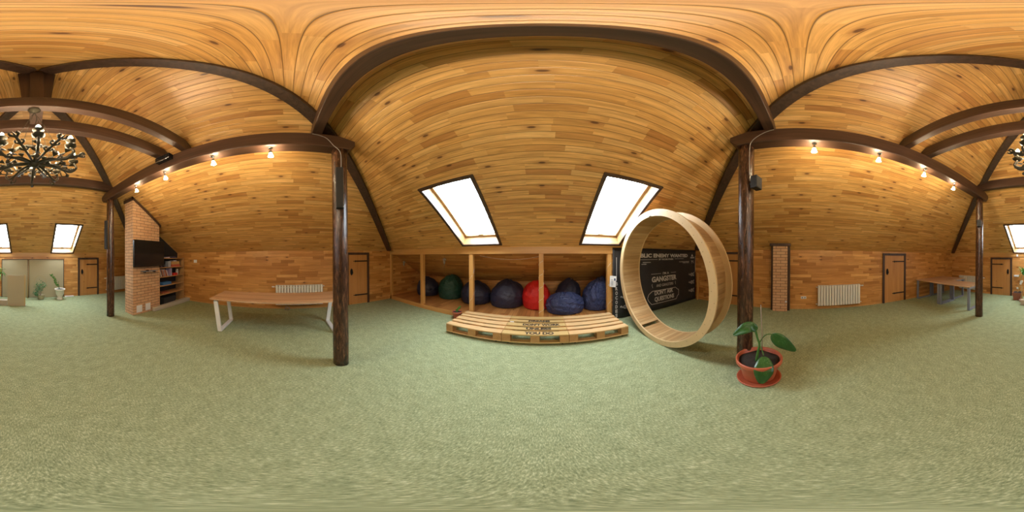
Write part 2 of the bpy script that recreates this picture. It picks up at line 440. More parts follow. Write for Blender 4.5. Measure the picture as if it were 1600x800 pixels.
# --- windows first: openings on the slopes (x0, x1, v0, v1) with v the plan distance in from the eave
WF = [(-1.80, -.94, .15, 1.55), (.80, 1.66, .15, 1.55)]
WB = [(-1.62, -.79, .055, 1.27), (.82, 1.65, .055, 1.27)]
def slope(bm, ex0, ex1, ap0, ap1, depth, P, ud, vd, wins=()):
    """trapezoid slope. ex0..ex1 along the eave; at plan depth `depth` it narrows to ap0..ap1. P(x,v) gives the point."""
    f0 = lambda v: ex0 + (ap0 - ex0) * v / depth
    f1 = lambda v: ex1 + (ap1 - ex1) * v / depth
    vs = sorted({0, depth} | {w[2] for w in wins} | {w[3] for w in wins})
    for a, b in zip(vs, vs[1:]):
        inside = sorted([w for w in wins if w[2] <= a + 1e-6 and w[3] >= b - 1e-6])
        le = [(f0(a), f0(b))]
        for w in inside: le += [(w[0], w[0]), (w[1], w[1])]
        le.append((f1(a), f1(b)))
        for i in range(0, len(le), 2):
            (p, q), (r, s) = le[i], le[i + 1]
            pts = [P(p, a), P(r, a), P(s, b), P(q, b)]
            if abs(s - q) < 1e-6: pts = pts[:3]
            face(bm, pts, ud, vd, P(0, 0))
nf = sqrt(1 + SF * SF); nbk = sqrt(1 + SB * SB); nl = sqrt(1 + SL * SL); nr = sqrt(1 + SR * SR)
bm = nb()
slope(bm, XL, XR, A1.x, A1.x, YF - A1.y, lambda x, v: V((x, YF - v, K + SF * v)), (1, 0, 0), (0, -1 / nf, SF / nf), WF)
slope(bm, XL, XR, A2.x, A2.x, A2.y - YB, lambda x, v: V((x, YB + v, K + SB * v)), (1, 0, 0), (0, 1 / nbk, SB / nbk), WB)
slope(bm, YB, YF, A2.y, A1.y, A1.x - XL, lambda y, v: V((XL + v, y, K + SL * v)), (0, 1, 0), (1 / nl, 0, SL / nl))
slope(bm, YB, YF, A2.y, A1.y, XR - A1.x, lambda y, v: V((XR - v, y, K + SR * v)), (0, 1, 0), (-1 / nr, 0, SR / nr))
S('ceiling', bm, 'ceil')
bm = nb()   # lower slope above the alcove
face(bm, [(XL, YF, K), (ALC_X, YF, K), (ALC_X, ALC_Y, zl), (XL, ALC_Y, zl)], (1, 0, 0), (0, -1 / nf, SF / nf), (0, YF, K))
prism(bm, [(XL, YF, K + .01), (XL, ALC_Y, zl + .01), (XL, ALC_Y, zl + .12), (XL, YF, K + .12)], (ALC_X - XL, 0, 0))
S('ceiling', bm, 'alcove')
# fascia boards over the alcove and the back wall, skirting
bm = nb(); box(bm, XL, 1.60, YF - .02, YF + .10, 1.625, 1.79); S('trim_2', bm, 'pinex')
bm = nb(); box(bm, XL, XR, YB, YB + .02, 1.62, 1.79); S('trim_3', bm, 'pinex')
for nme, a in (('left', (XL, XL + .012, YB, YF)), ('right', (XR - .012, XR, YB, YF)), ('back', (XL, XR, YB, YB + .012))):
    bm = nb(); box(bm, *a, 0, .035); S('baseboard_' + nme, bm, 'pinex')

def window(n, w, front):
    s = SF if front else SB; nn = sqrt(1 + s * s)
    P = (lambda x, v: V((x, YF - v, K + s * v))) if front else (lambda x, v: V((x, YB + v, K + s * v)))
    Nn = V((0, s, 1)) / nn if front else V((0, -s, 1)) / nn
    x0, x1, v0, v1 = w; D = .24
    c = P((x0 + x1) / 2, v0)
    e = wthing('window_%d' % n, tuple(c), None, None, kind='structure')
    Vd = (P(0, 1) - P(0, 0)).normalized()
    def ringbm(i0, i1, d0, d1):   # ring from inset i0 to i1 (outwards positive = outside), depths d0..d1 along N
        bm = nb()
        va, vb = P(0, v0), P(0, v1)
        def pt(x, k, i, d):   # k 0 low, 1 high
            q = P(x, v0 if k == 0 else v1); return q + Vd * (-i if k == 0 else i) + Nn * d
        o = [(x0 - i1, 0), (x1 + i1, 0), (x1 + i1, 1), (x0 - i1, 1)]; q = [(x0 - i0, 0), (x1 + i0, 0), (x1 + i0, 1), (x0 - i0, 1)]
        for k in range(4):
            k2 = (k + 1) % 4
            a = [pt(q[k][0], q[k][1], i0, d0), pt(q[k2][0], q[k2][1], i0, d0), pt(o[k2][0], o[k2][1], i1, d0), pt(o[k][0], o[k][1], i1, d0)]
            b = [p + Nn * (d1 - d0) for p in a]
            vs = [bm.verts.new(p) for p in a + b]
            for f in ((0, 1, 2, 3), (4, 5, 6, 7), (0, 1, 5, 4), (1, 2, 6, 5), (2, 3, 7, 6), (3, 0, 4, 7)):
                fc = bm.faces.new([vs[j] for j in f]); L = bm.loops.layers.uv.active
                along = V((1, 0, 0)) if k % 2 == 0 else Vd
                for l in fc.loops: l[L].uv = (l.vert.co.dot(along), l.vert.co.dot(Nn))
        bmesh.ops.recalc_face_normals(bm, faces=bm.faces); return bm
    obj('window_trim', ringbm(0, .055, -.022, .0), 'darkz', e)
    obj('window_reveal', ringbm(.0, .03, .0, D), 'reveal', e)
    fr = obj('window_frame', ringbm(-.055, .005, D - .045, D + .04), 'reveal', e)
    bm = nb(); i = -.05
    q = [P(x0 - i, v0) - Vd * i, P(x1 + i, v0) - Vd * i, P(x1 + i, v1) + Vd * i, P(x0 - i, v1) + Vd * i]
    prism(bm, [p + Nn * (D + .0) for p in q], Nn * .006); obj('pane', bm, 'glass', e)
    bm = nb(); hc = P((x0 + x1) / 2, v0) + Vd * .085 + Nn * (D - .06)
    bar(bm, hc - V((.06, 0, 0)), hc + V((.06, 0, 0)), .02, .02); sub('window_handle', bm, 'chrome', fr, e)
    # skylight portal in the opening so that daylight is sampled well
    ld = bpy.data.lights.new('skylight_portal', 'AREA'); ld.shape = 'RECTANGLE'; ld.size = x1 - x0; ld.size_y = (P(0, v1) - P(0, v0)).length
    ld.cycles.is_portal = True
    lo = bpy.data.objects.new('skylight_portal', ld); COL.objects.link(lo)
    lo.location = P((x0 + x1) / 2, (v0 + v1) / 2) + Nn * (D + .08)
    lo.rotation_euler = (Nn).to_track_quat('Z', 'Y').to_euler()
    return e
for i, w in enumerate(WF): window(i + 1, w, True)
for i, w in enumerate(WB): window(i + 3, w, False)

# ------------------------------------------------------------------ doors (surface framed, plank leaf, strap hinges, latch)
def door(n, wall, a, b, h, hinge_at_b, out):
    """wall: 'L','R','B'; a<b along the wall"""
    def P(t, d, z):
        return {'L': V((XL + d, t, z)), 'R': V((XR - d, t, z)), 'B': V((t, YB + d, z))}[wall]
    def bx(bm, t0, t1, d0, d1, z0, z1):
        p, q = P(t0, d0, z0), P(t1, d1, z1); box(bm, min(p.x, q.x), max(p.x, q.x), min(p.y, q.y), max(p.y, q.y), z0, z1)
    e = wthing('door_%d' % n, tuple(P((a + b) / 2, 0, 0)), None, None, kind='structure')
    fw = .075
    bm = nb(); bx(bm, a, a + fw, 0, .04, 0, h); bx(bm, b - fw, b, 0, .04, 0, h); bx(bm, a, b, 0, .045, h - fw, h); obj('door_frame', bm, 'darkz', e)
    bm = nb(); nbd = 5; w = (b - a - 2 * fw) / nbd
    for i in range(nbd): bx(bm, a + fw + i * w + .003, a + fw + (i + 1) * w - .003, 0, .022, .03, h - fw)
    bx(bm, a + fw, b - fw, 0, .016, .03, h - fw)
    leaf = obj('door_leaf', bm, 'door', e)
    hb = b - fw if hinge_at_b else a + fw; sg = -1 if hinge_at_b else 1
    for z in (.31, h - .28):
        bm = nb(); bx(bm, *sorted((hb, hb + sg * .42)), .022, .034, z - .02, z + .02)
        p = P(hb + sg * .42, .028, z); ball(bm, p, .03, (1, 1, 1), 8, 6)
        p = P(hb + sg * .47, .028, z)
        bar(bm, P(hb + sg * .42, .028, z), P(hb + sg * .50, .028, z), .012, .02)
        obj('strap_hinge', bm, 'iron', e)
    ht = (a + fw + .10) if hinge_at_b else (b - fw - .10)
    bm = nb(); c = P(ht, .026, h * .635)
    hz = [(0, .115), (.035, .07), (.045, 0), (.035, -.07), (0, -.115), (-.035, -.07), (-.045, 0), (-.035, .07)]
    prism(bm, [P(ht + x, .022, h * .635 + z) for x, z in hz], P(0, .012, 0) - P(0, 0, 0))
    ringp = [P(ht + .035 * cos(t), .055, h * .63 - .01 + .05 * sin(t)) for t in [2 * pi * i / 14 for i in range(14)]]
    tube(bm, ringp, .008, 6, closed=True)
    obj('door_handle', bm, 'iron', e)
    return e
door(1, 'L', 1.80, 2.61, 1.705, True, 1)
door(2, 'R', 1.80, 2.61, 1.705, False, 1)
door(3, 'R', -3.58, -2.63, 1.705, False, 1)
door(4, 'B', -2.775, -1.86, 1.58, False, 1)
door(5, 'B', 1.75, 2.69, 1.58, True, 1)

# ------------------------------------------------------------------ timber frame
def beam_x(name, y0, y1, z0, z1, x0, x1, label, group):
    bm = nb(); lo = z0 + .10
    prism(bm, [(x0, y0, z0), (x1, y0, z0), (x1, y0, lo), (x1 - .17, y0, z1), (x0 + .17, y0, z1), (x0, y0, lo)], (0, y1 - y0, 0))
    o = obj(name, bm, 'dark', bevel=.008); return tag(o, label, 'beam', group)
beam_x('ceiling_beam', .30, .42, 3.40, 3.585, -2.06, 2.02, 'dark brown cross beam arching overhead above the pallets and skylights', 'cross beams on the purlins')
beam_x('ceiling_beam', -1.44, -1.34, 3.40, 3.61, -2.06, 2.02, 'dark brown cross beam from which the chandelier hangs', 'cross beams on the purlins')
beam_x('ceiling_beam', -1.88, -1.77, 3.40, 3.61, -2.06, 2.02, 'dark brown cross beam just behind the one carrying the chandelier', 'cross beams on the purlins')
beam_x('ceiling_beam', -3.83, -3.70, 3.40, 3.64, -2.06, 2.02, 'dark brown cross beam low behind the chandelier, between the two far posts', 'cross beams on the purlins')
def beam_y(x0, x1, z0, z1, label):
    bm = nb(); a, b = -4.10, .84
    prism(bm, [(x0, a, z0 + .09), (x0, a + .08, z0), (x0, b - .08, z0), (x0, b, z0 + .09), (x0, b, z1 - .06), (x0, b - .22, z1), (x0, a + .22, z1), (x0, a, z1 - .06)], (x1 - x0, 0, 0))
    tag(obj('ceiling_beam', bm, 'darky', bevel=.01), label, 'beam', 'long purlins on the posts')
beam_y(-2.07, -1.88, 3.15, 3.39, 'long dark brown purlin with four spotlights above the white legged table')
beam_y(1.81, 1.99, 3.17, 3.41, 'long dark brown purlin with four spotlights above the single radiator wall')
def hip(c, A, label):
    c = V((c[0], c[1], K)); d = (A - c); p = c + d * .035; q = c + d * .985
    dn = V((0, 0, -.075)); bm = nb(); fl = bar(bm, p + dn, q + dn, .15, .075)
    tag(obj('hip_rafter', bm, 'darkz', bevel=.005), label, 'rafter', 'dark boards along the roof hips')
hip((XL, YF), A1, 'dark rafter running up to the ridge past the bare post beside the white legged table')
hip((XR, YF), A1, 'dark rafter running up to the ridge from behind the big wooden wheel')
hip((XL, YB), A2, 'dark rafter running up to the ridge from behind the brick chimney with the television')
hip((XR, YB), A2, 'dark rafter running up to the ridge from the corner with the grey legged tables')
e = wthing('king_post', (-.04, -1.6, 3.61), 'short dark king post standing on two cross beams under the roof peak', 'post')
bm = nb(); box(bm, -.105, .025, -1.765, -1.445, 3.47, 4.74); obj('post_shaft', bm, 'darkz', e, bevel=.006)
for sx in (-1, 1):
    bm = nb(); xx = -.04
    prism(bm, [(xx + sx * .065, -1.50, 3.48), (xx + sx * .125, -1.50, 3.48), (xx + sx * .175, -1.50, 4.68), (xx + sx * .065, -1.50, 4.77)], (0, .03, 0))
    obj('side_board', bm, 'darkz', e)
bm = nb(); box(bm, -.15, .05, -2.06, -1.47, 4.72, 4.80); obj('ridge_board', bm, 'darky', e)

def post(x, y, r, label, seed):
    rnd = random.Random(seed); ph = [rnd.random() * 6 for _ in range(4)]
    def fn(rr, z, a): return rr * (1 + .025 * sin(2 * a + ph[0] + z) + .018 * sin(5 * a + ph[1] - z * 2) + .012 * sin(z * 7 + ph[2])), z
    prof = [(0, 0)] + [(r * (1.04 - .03 * z / 3.15), z) for z in [3.15 * i / 24 for i in range(25)]] + [(0, 3.15)]
    bm = nb(); lathe(bm, prof, (0, 0, 0), 28, True, fn)
    o = obj('timber_post', bm, 'log'); o.location = (x, y, 0)
    return tag(o, label, 'post', 'dark log posts')
PX = [(-1.98, .66), (1.915, .66), (-1.98, -3.775), (1.915, -3.775)]
post(*PX[0], .098, 'thick dark log post standing in front of the white legged table', 1)
post(*PX[1], .098, 'dark log post behind the large potted plant', 2)
post(*PX[2], .095, 'dark log post standing beside the brick chimney with the television', 3)
post(*PX[3], .095, 'dark log post standing beside the grey legged tables', 4)

# cables at the near posts
def cable(pts, r, label):
    bm = nb(); tube(bm, spline(pts, 6), r, 6); tag(obj('electric_cable', bm, 'cable'), label, 'cable')
cable([(-1.875, .30, 3.37), (-1.86, .45, 3.30), (-1.875, .55, 3.18), (-1.876, .64, 3.05), (-1.874, .645, 2.75)], .005, 'thin grey cable sagging from the beam onto the post by the white legged table')
cable([(1.80, .30, 3.38), (1.795, .42, 3.32), (1.80, .55, 3.20), (1.81, .585, 3.05), (1.815, .585, 2.62)], .005, 'thin grey cable sagging from the beam onto the post behind the large potted plant')

# ------------------------------------------------------------------ spotlights
def spotlight(x, y, zb, sgn, label):
    e = thing('spotlight', (x, y, zb), label, 'spotlight', 'ceiling spotlights under the purlins')
    bm = nb(); lathe(bm, [(0, 0), (.032, 0), (.032, -.012), (.012, -.02), (0, -.02)], (0, 0, 0), 14); tube(bm, [(0, 0, -.015), (0, 0, -.055)], .006, 8); obj('mount', bm, 'chrome', e)
    bm = nb(); tube(bm, [(0, 0, -.05), (sgn * .01, 0, -.078)], [.019, .017], 12); obj('lamp_socket', bm, 'bronze', e)
    bm = nb(); lathe(bm, [(.014, 0), (.02, -.015), (.028, -.045), (.036, -.062), (.030, -.066), (0, -.062)], (0, 0, 0), 14)
    bmesh.ops.rotate(bm, verts=bm.verts, cent=(0, 0, 0), matrix=Mx.Rotation(-sgn * .30, 3, 'Y')); bmesh.ops.translate(bm, verts=bm.verts, vec=(sgn * .012, 0, -.078))
    obj('glass_shade', bm, 'spot', e)
for i, y in enumerate((-.20, -.97, -1.85, -2.655)):
    spotlight(-1.975, y, 3.15, -1, ['glowing spotlight nearest the thick bare post, over the white legged table', 'glowing spotlight over the left part of the white legged table, second along its beam', 'glowing spotlight third along its beam, between chimney and table', 'glowing spotlight right above the brick chimney'][i])
for i, y in enumerate((-.16, -1.0, -1.825, -2.635)):
    spotlight(1.90, y, 3.17, 1, ['glowing spotlight above the single radiator, nearest the potted plant post', 'glowing spotlight above the lone door, second along its beam', 'glowing spotlight third along the beam above the grey legged tables', 'glowing spotlight closest to the far post by the grey legged tables'][i])

# ------------------------------------------------------------------ chandelier
def chandelier():
    cx, cy, cz = -.02, -1.42, 2.52
    e = thing('chandelier', (cx, cy, 3.40), 'ornate bronze chandelier with eight lit candle arms hanging by chains', 'chandelier')
    z = lambda h: h - 3.40
    bm = nb(); lathe(bm, [(0, 0), (.055, 0), (.058, -.012), (.03, -.03), (.012, -.06), (0, -.06)], (0, 0, 0), 20); obj('canopy', bm, 'bronze', e)
    for k in range(4):
        a = pi / 4 + k * pi / 2
        p0 = V((0, 0, -.06)); p1 = V((.245 * cos(a), .245 * sin(a), z(2.60)))
        bm = nb(); L = (p1 - p0).length; n = int(L / .02); d = (p1 - p0) / n; u, v = frame(d)
        for i in range(n):
            c = p0 + d * (i + .5); s = u if i % 2 else v; dd = d.normalized()
            tube(bm, [c + dd * .012 * cos(t) + s * .005 * sin(t) for t in [2 * pi * j / 6 for j in range(6)]], .0016, 4, closed=True)
        obj('chain', bm, 'bronze', e)
    bm = nb(); tube(bm, spline([(0, 0, -.05), (-.02, .01, -.2), (.015, 0, -.5), (0, 0, z(cz + .03))], 6), .003, 5); obj('cord', bm, 'iron', e)
    bm = nb(); lathe(bm, [(0, -.05), (.02, -.045), (.045, -.02), (.05, .0), (.03, .03), (.015, .05), (0, .055)], (0, 0, z(cz)), 16)
    for k in range(8):
        a = k * pi / 4; ball(bm, V((.05 * cos(a), .05 * sin(a), z(cz))), .014, n=8, m=5)
    lathe(bm, [(0, -.12), (.012, -.11), (.008, -.08), (.02, -.05), (0, -.04)], (0, 0, z(cz)), 10)
    obj('hub', bm, 'bronze', e)
    bm = nb()
    for k in range(8):           # scalloped band made of arcs
        a0 = k * pi / 4; pts = []
        for j in range(9):
            a = a0 + j * pi / 32; rr = .245 - .02 * sin(pi * j / 8); zz = z(2.545) + .035 * sin(pi * j / 8)
            pts.append(V((rr * cos(a), rr * sin(a), zz)))
        for p, q in zip(pts, pts[1:]): bar(bm, p, q, .006, .034)
    obj('ring_band', bm, 'bronze', e)
    for k in range(8):
        a = -pi / 2 + .06 + k * pi / 4; ca, sa = cos(a), sin(a)
        P = lambda r, h, t=0: V((r * ca - t * sa, r * sa + t * ca, z(h)))
        # spike arm between candles, with fleur tips
        b = -pi / 2 + .06 + (k + .5) * pi / 4
        Q = lambda r, h, t=0: V((r * cos(b) - t * sin(b), r * sin(b) + t * cos(b), z(h)))
        # hook arm carrying the candle
        bm = nb()
        pts = spline([P(.04, cz), P(.16, cz - .01), P(.25, cz - .05), P(.33, cz - .065), P(.385, cz - .01), P(.357, cz + .045)], 5)
        tube(bm, pts, [.013] * len(pts), 6)
        for j in range(5):       # little leaves along the arm
            r = .09 + j * .055; s = 1 if j % 2 else -1
            prism(bm, [P(r, cz + .012, 0), P(r + .02, cz + .03, s * .040), P(r + .055, cz + .02, s * .006)], (0, 0, -.012))
        tube(bm, spline([P(.25, cz - .05), P(.30, cz - .11), P(.25, cz - .13), P(.235, cz - .09)], 5), .006, 5)
        ball(bm, P(.30, cz - .115), .018, n=8, m=5)
        arm = obj('candle_arm', bm, 'bronze', e)
        bm = nb(); c = P(.357, cz + .045)
        lathe(bm, [(0, 0), (.02, .0), (.045, .02), (.048, .028), (.038, .024), (.016, .012), (.016, .075), (.040, .082), (.042, .092), (.018, .095), (0, .095)], c, 14, fn=lambda r, zz, t: (r * (1 + .10 * (sin(6 * t) if r > .03 else 0)), zz))
        sub('candle_cup', bm, 'bronze', arm, e)
        bm = nb(); lathe(bm, [(0, .095), (.010, .097), (.0165, .115), (.017, .127), (.011, .145), (0, .158)], c, 12); sub('bulb', bm, 'bulb', arm, e)
        bm = nb()
        tube(bm, [Q(.03, cz), Q(.40, cz + .05)], .013, 6)
        for j in range(3):
            r = .20 + .09 * j; h = cz + .05 * r / .4
            for s in (-1, 1): tube(bm, spline([Q(r, h), Q(r + .03, h + .01, s * .035), Q(r + .055, h + .005, s * .022)], 3), .010, 5)
        for s in (-1, 0, 1): prism(bm, [Q(.38, cz + .055, s * .006 - .008), Q(.42, cz + .06, s * .032 - .006), Q(.445 - abs(s) * .012, cz + .065, s * .036), Q(.42, cz + .06, s * .030 + .008), Q(.38, cz + .055, s * .006 + .008)], (0, 0, -.008))
        obj('leaf_spike', bm, 'bronze', e)
    return e
chandelier()

# ------------------------------------------------------------------ speakers
def speaker(c, rz, w, h, d, label, group):
    e = thing('wall_speaker', c, label, 'speaker', group, rz)
    bm = nb(); box(bm, 0, d, -w / 2, w / 2, 0, h); obj('cabinet', bm, 'black', e, bevel=.006)
    bm = nb(); box(bm, d, d + .004, -w / 2 + .008, w / 2 - .008, .01, h - .01); obj('grille', bm, 'black', e)
    bm = nb(); box(bm, d * .3, d * .55, w / 2, w / 2 + .004, .005, h - .005); obj('edge_strip', bm, 'chrome', e)
    bm = nb(); box(bm, -.05, 0, -.015, .015, h * .4, h * .6); obj('bracket', bm, 'iron', e)
def face_rz(x, y): return atan2(y, x)
speaker((-1.876, .625, 2.18), radians(-18), .09, .58, .07, 'tall slim black speaker on the post in front of the white legged table', 'slim column speakers on the posts')
speaker((-1.875, -3.715, 1.80), radians(15), .10, .74, .08, 'tall slim speaker on the post beside the brick chimney', 'slim column speakers on the posts')
speaker((1.84, .545, 2.42), radians(-105), .13, .17, .08, 'small black box speaker on the post behind the large potted plant', 'small box speakers on the posts')
speaker((1.86, -3.66, 2.37), radians(110), .11, .17, .07, 'small black box speaker on the post by the grey legged tables', 'small box speakers on the posts')
e = wthing('soundbar_box', (-1.84, -1.72, 3.27), 'flat black box with a pale edge on the beam near the chandelier', 'speaker')  # black soundbar hung on the inner side of the purlin
bm = nb(); bar(bm, (-1.83, -1.58, 3.33), (-1.83, -1.88, 3.33), .09, .10); obj('case', bm, 'tv', e, bevel=.005)
bm = nb(); bar(bm, (-1.782, -1.58, 3.285), (-1.782, -1.88, 3.285), .006, .012); obj('edge_strip', bm, 'chrome', e)

# ------------------------------------------------------------------ brick chimney, television, shelf
rl = lambda x: K + SL * (x - XL)
e = wthing('brick_chimney', (-2.98, -3.67, 0), 'orange brick chimney breast carrying the television, topped by a sloping dark trim', 'chimney')
x0, x1, y0, y1 = -3.46, -2.49, -3.86, -3.48; dz = .10
bm = nb()
def bf(pts, ud): face(bm, pts, ud, (0, 0, 1))
bf([(x0, y1, 0), (x1, y1, 0), (x1, y1, rl(x1) - dz), (x0, y1, rl(x0) - dz)], (1, 0, 0))
bf([(x1, y1, 0), (x1, y0, 0), (x1, y0, rl(x1) - dz), (x1, y1, rl(x1) - dz)], (0, 1, 0))
bf([(x1, y0, 0), (x0, y0, 0), (x0, y0, rl(x0) - dz), (x1, y0, rl(x1) - dz)], (1, 0, 0))
bf([(x0, y0, 0), (x0, y1, 0), (x0, y1, rl(x0) - dz), (x0, y0, rl(x0) - dz)], (0, 1, 0))
bf([(x0, y0, rl(x0) - dz), (x0, y1, rl(x0) - dz), (x1, y1, rl(x1) - dz), (x1, y0, rl(x1) - dz)], (1, 0, 0))
obj('brickwork', bm, 'brick', e)
bm = nb()
g0 = .03
for ya, yb in ((y1 - .02, y1 + .03),):
    prism(bm, [(x0 - .05, ya, rl(x0 - .05) - dz), (x1 + .03, ya, rl(x1 + .03) - dz), (x1 + .03, ya, rl(x1 + .03) - g0), (x0 - .05, ya, rl(x0 - .05) - g0)], (0, yb - ya, 0))
prism(bm, [(x1 - .01, y0 - .03, rl(x1) - dz - .02), (x1 + .03, y0 - .03, rl(x1) - dz - .02), (x1 + .03, y0 - .03, rl(x1) - .02), (x1 - .01, y0 - .03, rl(x1) - .03)], (0, y1 - y0 + .06, 0))
obj('top_trim', bm, 'darkz', e)
bm = nb(); box(bm, x1 + .0, x1 + .012, -3.63, -3.50, .0, .001); bm.free()
for i, (xa, xb) in enumerate(((-2.79, -2.60), (-3.09, -2.91))):
    bm = nb(); z0_ = .055 if i == 0 else .06; box(bm, xa, xb, y1, y1 + .012, z0_, z0_ + .21)
    o = obj('vent_cover', bm, 'paper', e, bevel=.004); o['label'] = 'white square cover at the chimney foot'
# television
e = wthing('television', (-3.01, -3.44, 1.33), 'large black flat television mounted on the orange brick chimney', 'television')
bm = nb(); box(bm, -3.57, -2.455, -3.44, -3.385, 1.335, 2.06); obj('bezel', bm, 'tv', e, bevel=.008)
bm = nb(); box(bm, -3.54, -2.485, -3.386, -3.382, 1.40, 2.03); obj('screen', bm, 'screen', e)
bm = nb(); box(bm, -3.2, -2.8, -3.48, -3.44, 1.5, 1.9); obj('wall_bracket', bm, 'iron', e)
e = wthing('media_shelf', (-3.0, -3.40, 1.2), 'narrow dark shelf under the television on the bricks', 'shelf')
bm = nb(); box(bm, -3.30, -2.74, -3.48, -3.36, 1.205, 1.217); obj('shelf_board', bm, 'grey', e)
for x in (-3.2, -2.85):
    bm = nb(); box(bm, x - .01, x + .01, -3.48, -3.38, 1.175, 1.205); obj('bracket', bm, 'iron', e)
bm = nb(); box(bm, -2.98, -2.90, -3.46, -3.40, 1.217, 1.245); tag(obj('media_player', bm, 'tv', bevel=.004), 'tiny black box standing on the narrow shelf under the television', 'media player')
# shelving
e = wthing('bookcase', (-4.1, -3.67, 0), 'built in bookcase with thin wooden shelves right of the brick chimney', 'bookcase')
sx0, sx1, sy0, sy1 = -4.70, -3.475, -3.86, -3.49
bm = nb(); prism(bm, [(XL + .02, sy0 - .02, 0), (sx1 + .02, sy0 - .02, 0), (sx1 + .02, sy0 - .02, rl(sx1) - .10), (XL + .02, sy0 - .02, rl(XL) - .02)], (0, .02, 0)); o = obj('back_panel', bm, 'black', e); o['label'] = 'black back panel under the roof slope'
for x in (sx0, sx1):
    bm = nb(); box(bm, x - .012, x + .008, sy0, sy1, .0, 1.56 if x == sx0 else 1.30); obj('side_panel', bm, 'shelf', e)
SZ = [1.565, 1.275, .985, .705, .43]
for z in SZ:
    bm = nb(); box(bm, sx0 if z < 1.5 else sx0, sx1, sy0, sy1 + .01, z - .022, z); obj('shelf', bm, 'shelf', e, bevel=.002)
bm = nb(); prism(bm, [(-3.16, -3.475, 0), (-3.12, -3.42, 0), (-3.16, -3.36, 0), (-4.81, -3.30, 0), (-4.81, -3.475, 0)], (0, 0, .115))
tag(obj('plinth', bm, 'cream', bevel=.012), 'low cream coloured plinth along the foot of the bookcase', 'plinth')
def put_box(name, x, w, y, d, z, h, c, label, cat, group=None, tilt=0, rough=.6, bev=.003):
    bm = nb(); box(bm, -w / 2, w / 2, -d / 2, d / 2, 0, h)
    if tilt: bmesh.ops.rotate(bm, verts=bm.verts, cent=(w / 2 if tilt > 0 else -w / 2, 0, 0), matrix=Mx.Rotation(tilt, 3, 'Y'))
    if name == 'book':
        mats = [plain('cover_' + label[:12], c, rough), M['paper']]
    else: mats = [plain('surface_' + label[:12], c, rough)]
    o = obj(name, bm, None, mats=mats, bevel=bev); o.location = (x, y, z)
    if name == 'book':
        for p in o.data.polygons:
            if abs(p.normal.z) > .7: p.material_index = 1
    return tag(o, label, cat, group)
bk = [(.030, .23, (.55, .45, .38), 'cream'), (.026, .22, (.16, .10, .09), 'dark brown'), (.030, .235, (.42, .16, .09), 'rust'), (.024, .21, (.30, .26, .30), 'grey'),
      (.030, .22, (.50, .25, .15), 'orange brown'), (.028, .23, (.40, .09, .07), 'dark red'), (.024, .205, (.60, .52, .46), 'off white')]
x = -3.60
for i, (w, h, c, nm) in enumerate(bk):
    put_box('book', x, w, -3.60, .16, SZ[2], h, c, nm + ' book leaning on the third bookcase shelf', 'book', 'leaning books on the third shelf', .38, bev=.001)
    x -= w + .022
for i, (w, h, c, nm) in enumerate([(.028, .24, (.32, .24, .38), 'lilac'), (.03, .25, (.20, .16, .30), 'violet'), (.028, .24, (.50, .46, .55), 'pale mauve')]):
    put_box('book', -3.99 - i * .035, w, -3.60, .17, SZ[2], h, c, nm + ' book standing upright beside the leaning books', 'book', 'upright books on the third shelf', 0, bev=.001)
put_box('small_box', -4.27, .16, -3.56, .12, SZ[2], .075, (.55, .03, .02), 'small bright red box on the third bookcase shelf', 'box')
def jar(x, y, z, r, h, c, cap, label):
    e = thing('jar', (x, y, z), label, 'jar'); bm = nb()
    lathe(bm, [(0, 0), (r * .95, 0), (r, .01), (r, h * .75), (r * .7, h * .85), (0, h * .85)], n=16); obj('jar_body', bm, plain('jar_' + label[:9], c, .2), e)
    bm = nb(); lathe(bm, [(0, h * .85), (r * .75, h * .85), (r * .75, h), (0, h)], n=16); obj('lid', bm, plain('lid_' + label[:9], cap, .4), e)
jar(-4.45, -3.60, SZ[2], .055, .19, (.35, .33, .28), (.5, .5, .45), 'pale glass jar at the right end of the third bookcase shelf')
jar(-3.66, -3.60, SZ[1], .035, .17, (.22, .18, .22), (.25, .2, .2), 'dark bottle shaped jar on the second bookcase shelf')
jar(-3.80, -3.62, SZ[1], .03, .10, (.06, .06, .07), (.05, .05, .05), 'short black jar on the second bookcase shelf')
put_box('game_box', -4.00, .12, -3.62, .16, SZ[1], .19, (.33, .34, .36), 'grey white upright box on the second bookcase shelf', 'box')
put_box('game_box', -4.30, .42, -3.64, .26, SZ[1], .075, (.45, .09, .05), 'red board game box, lowest of the stack on the second shelf', 'box', 'stacked board games')
put_box('game_box', -4.29, .40, -3.64, .25, SZ[1] + .075, .10, (.50, .30, .10), 'orange tan board game box on top of the red one', 'box', 'stacked board games')
put_box('game_box', -4.27, .14, -3.62, .2, SZ[1] + .175, .04, (.42, .38, .42), 'small mauve box crowning the board game stack', 'box', 'stacked board games')
put_box('book', -3.92, .22, -3.64, .17, SZ[0], .035, (.45, .38, .42), 'pale mauve book lying flat on the top bookcase shelf', 'book')
put_box('book', -4.22, .26, -3.64, .2, SZ[0], .045, (.03, .03, .08), 'dark navy book lying flat on the top bookcase shelf', 'book')
jar(-3.70, -3.60, SZ[0], .02, .06, (.4, .38, .36), (.4, .38, .36), 'tiny pale jar on the top bookcase shelf')
put_box('storage_box', -3.86, .40, -3.62, .2, SZ[3], .085, (.05, .16, .36), 'blue box on the fourth bookcase shelf', 'box')
put_box('game_box', -3.80, .30, -3.62, .2, SZ[4], .035, (.30, .09, .05), 'flat dull red box on the fifth bookcase shelf', 'box')
put_box('storage_box', -3.95, .55, -3.64, .3, .04, .25, (.02, .02, .022), 'large black box at the bottom of the bookcase', 'box')

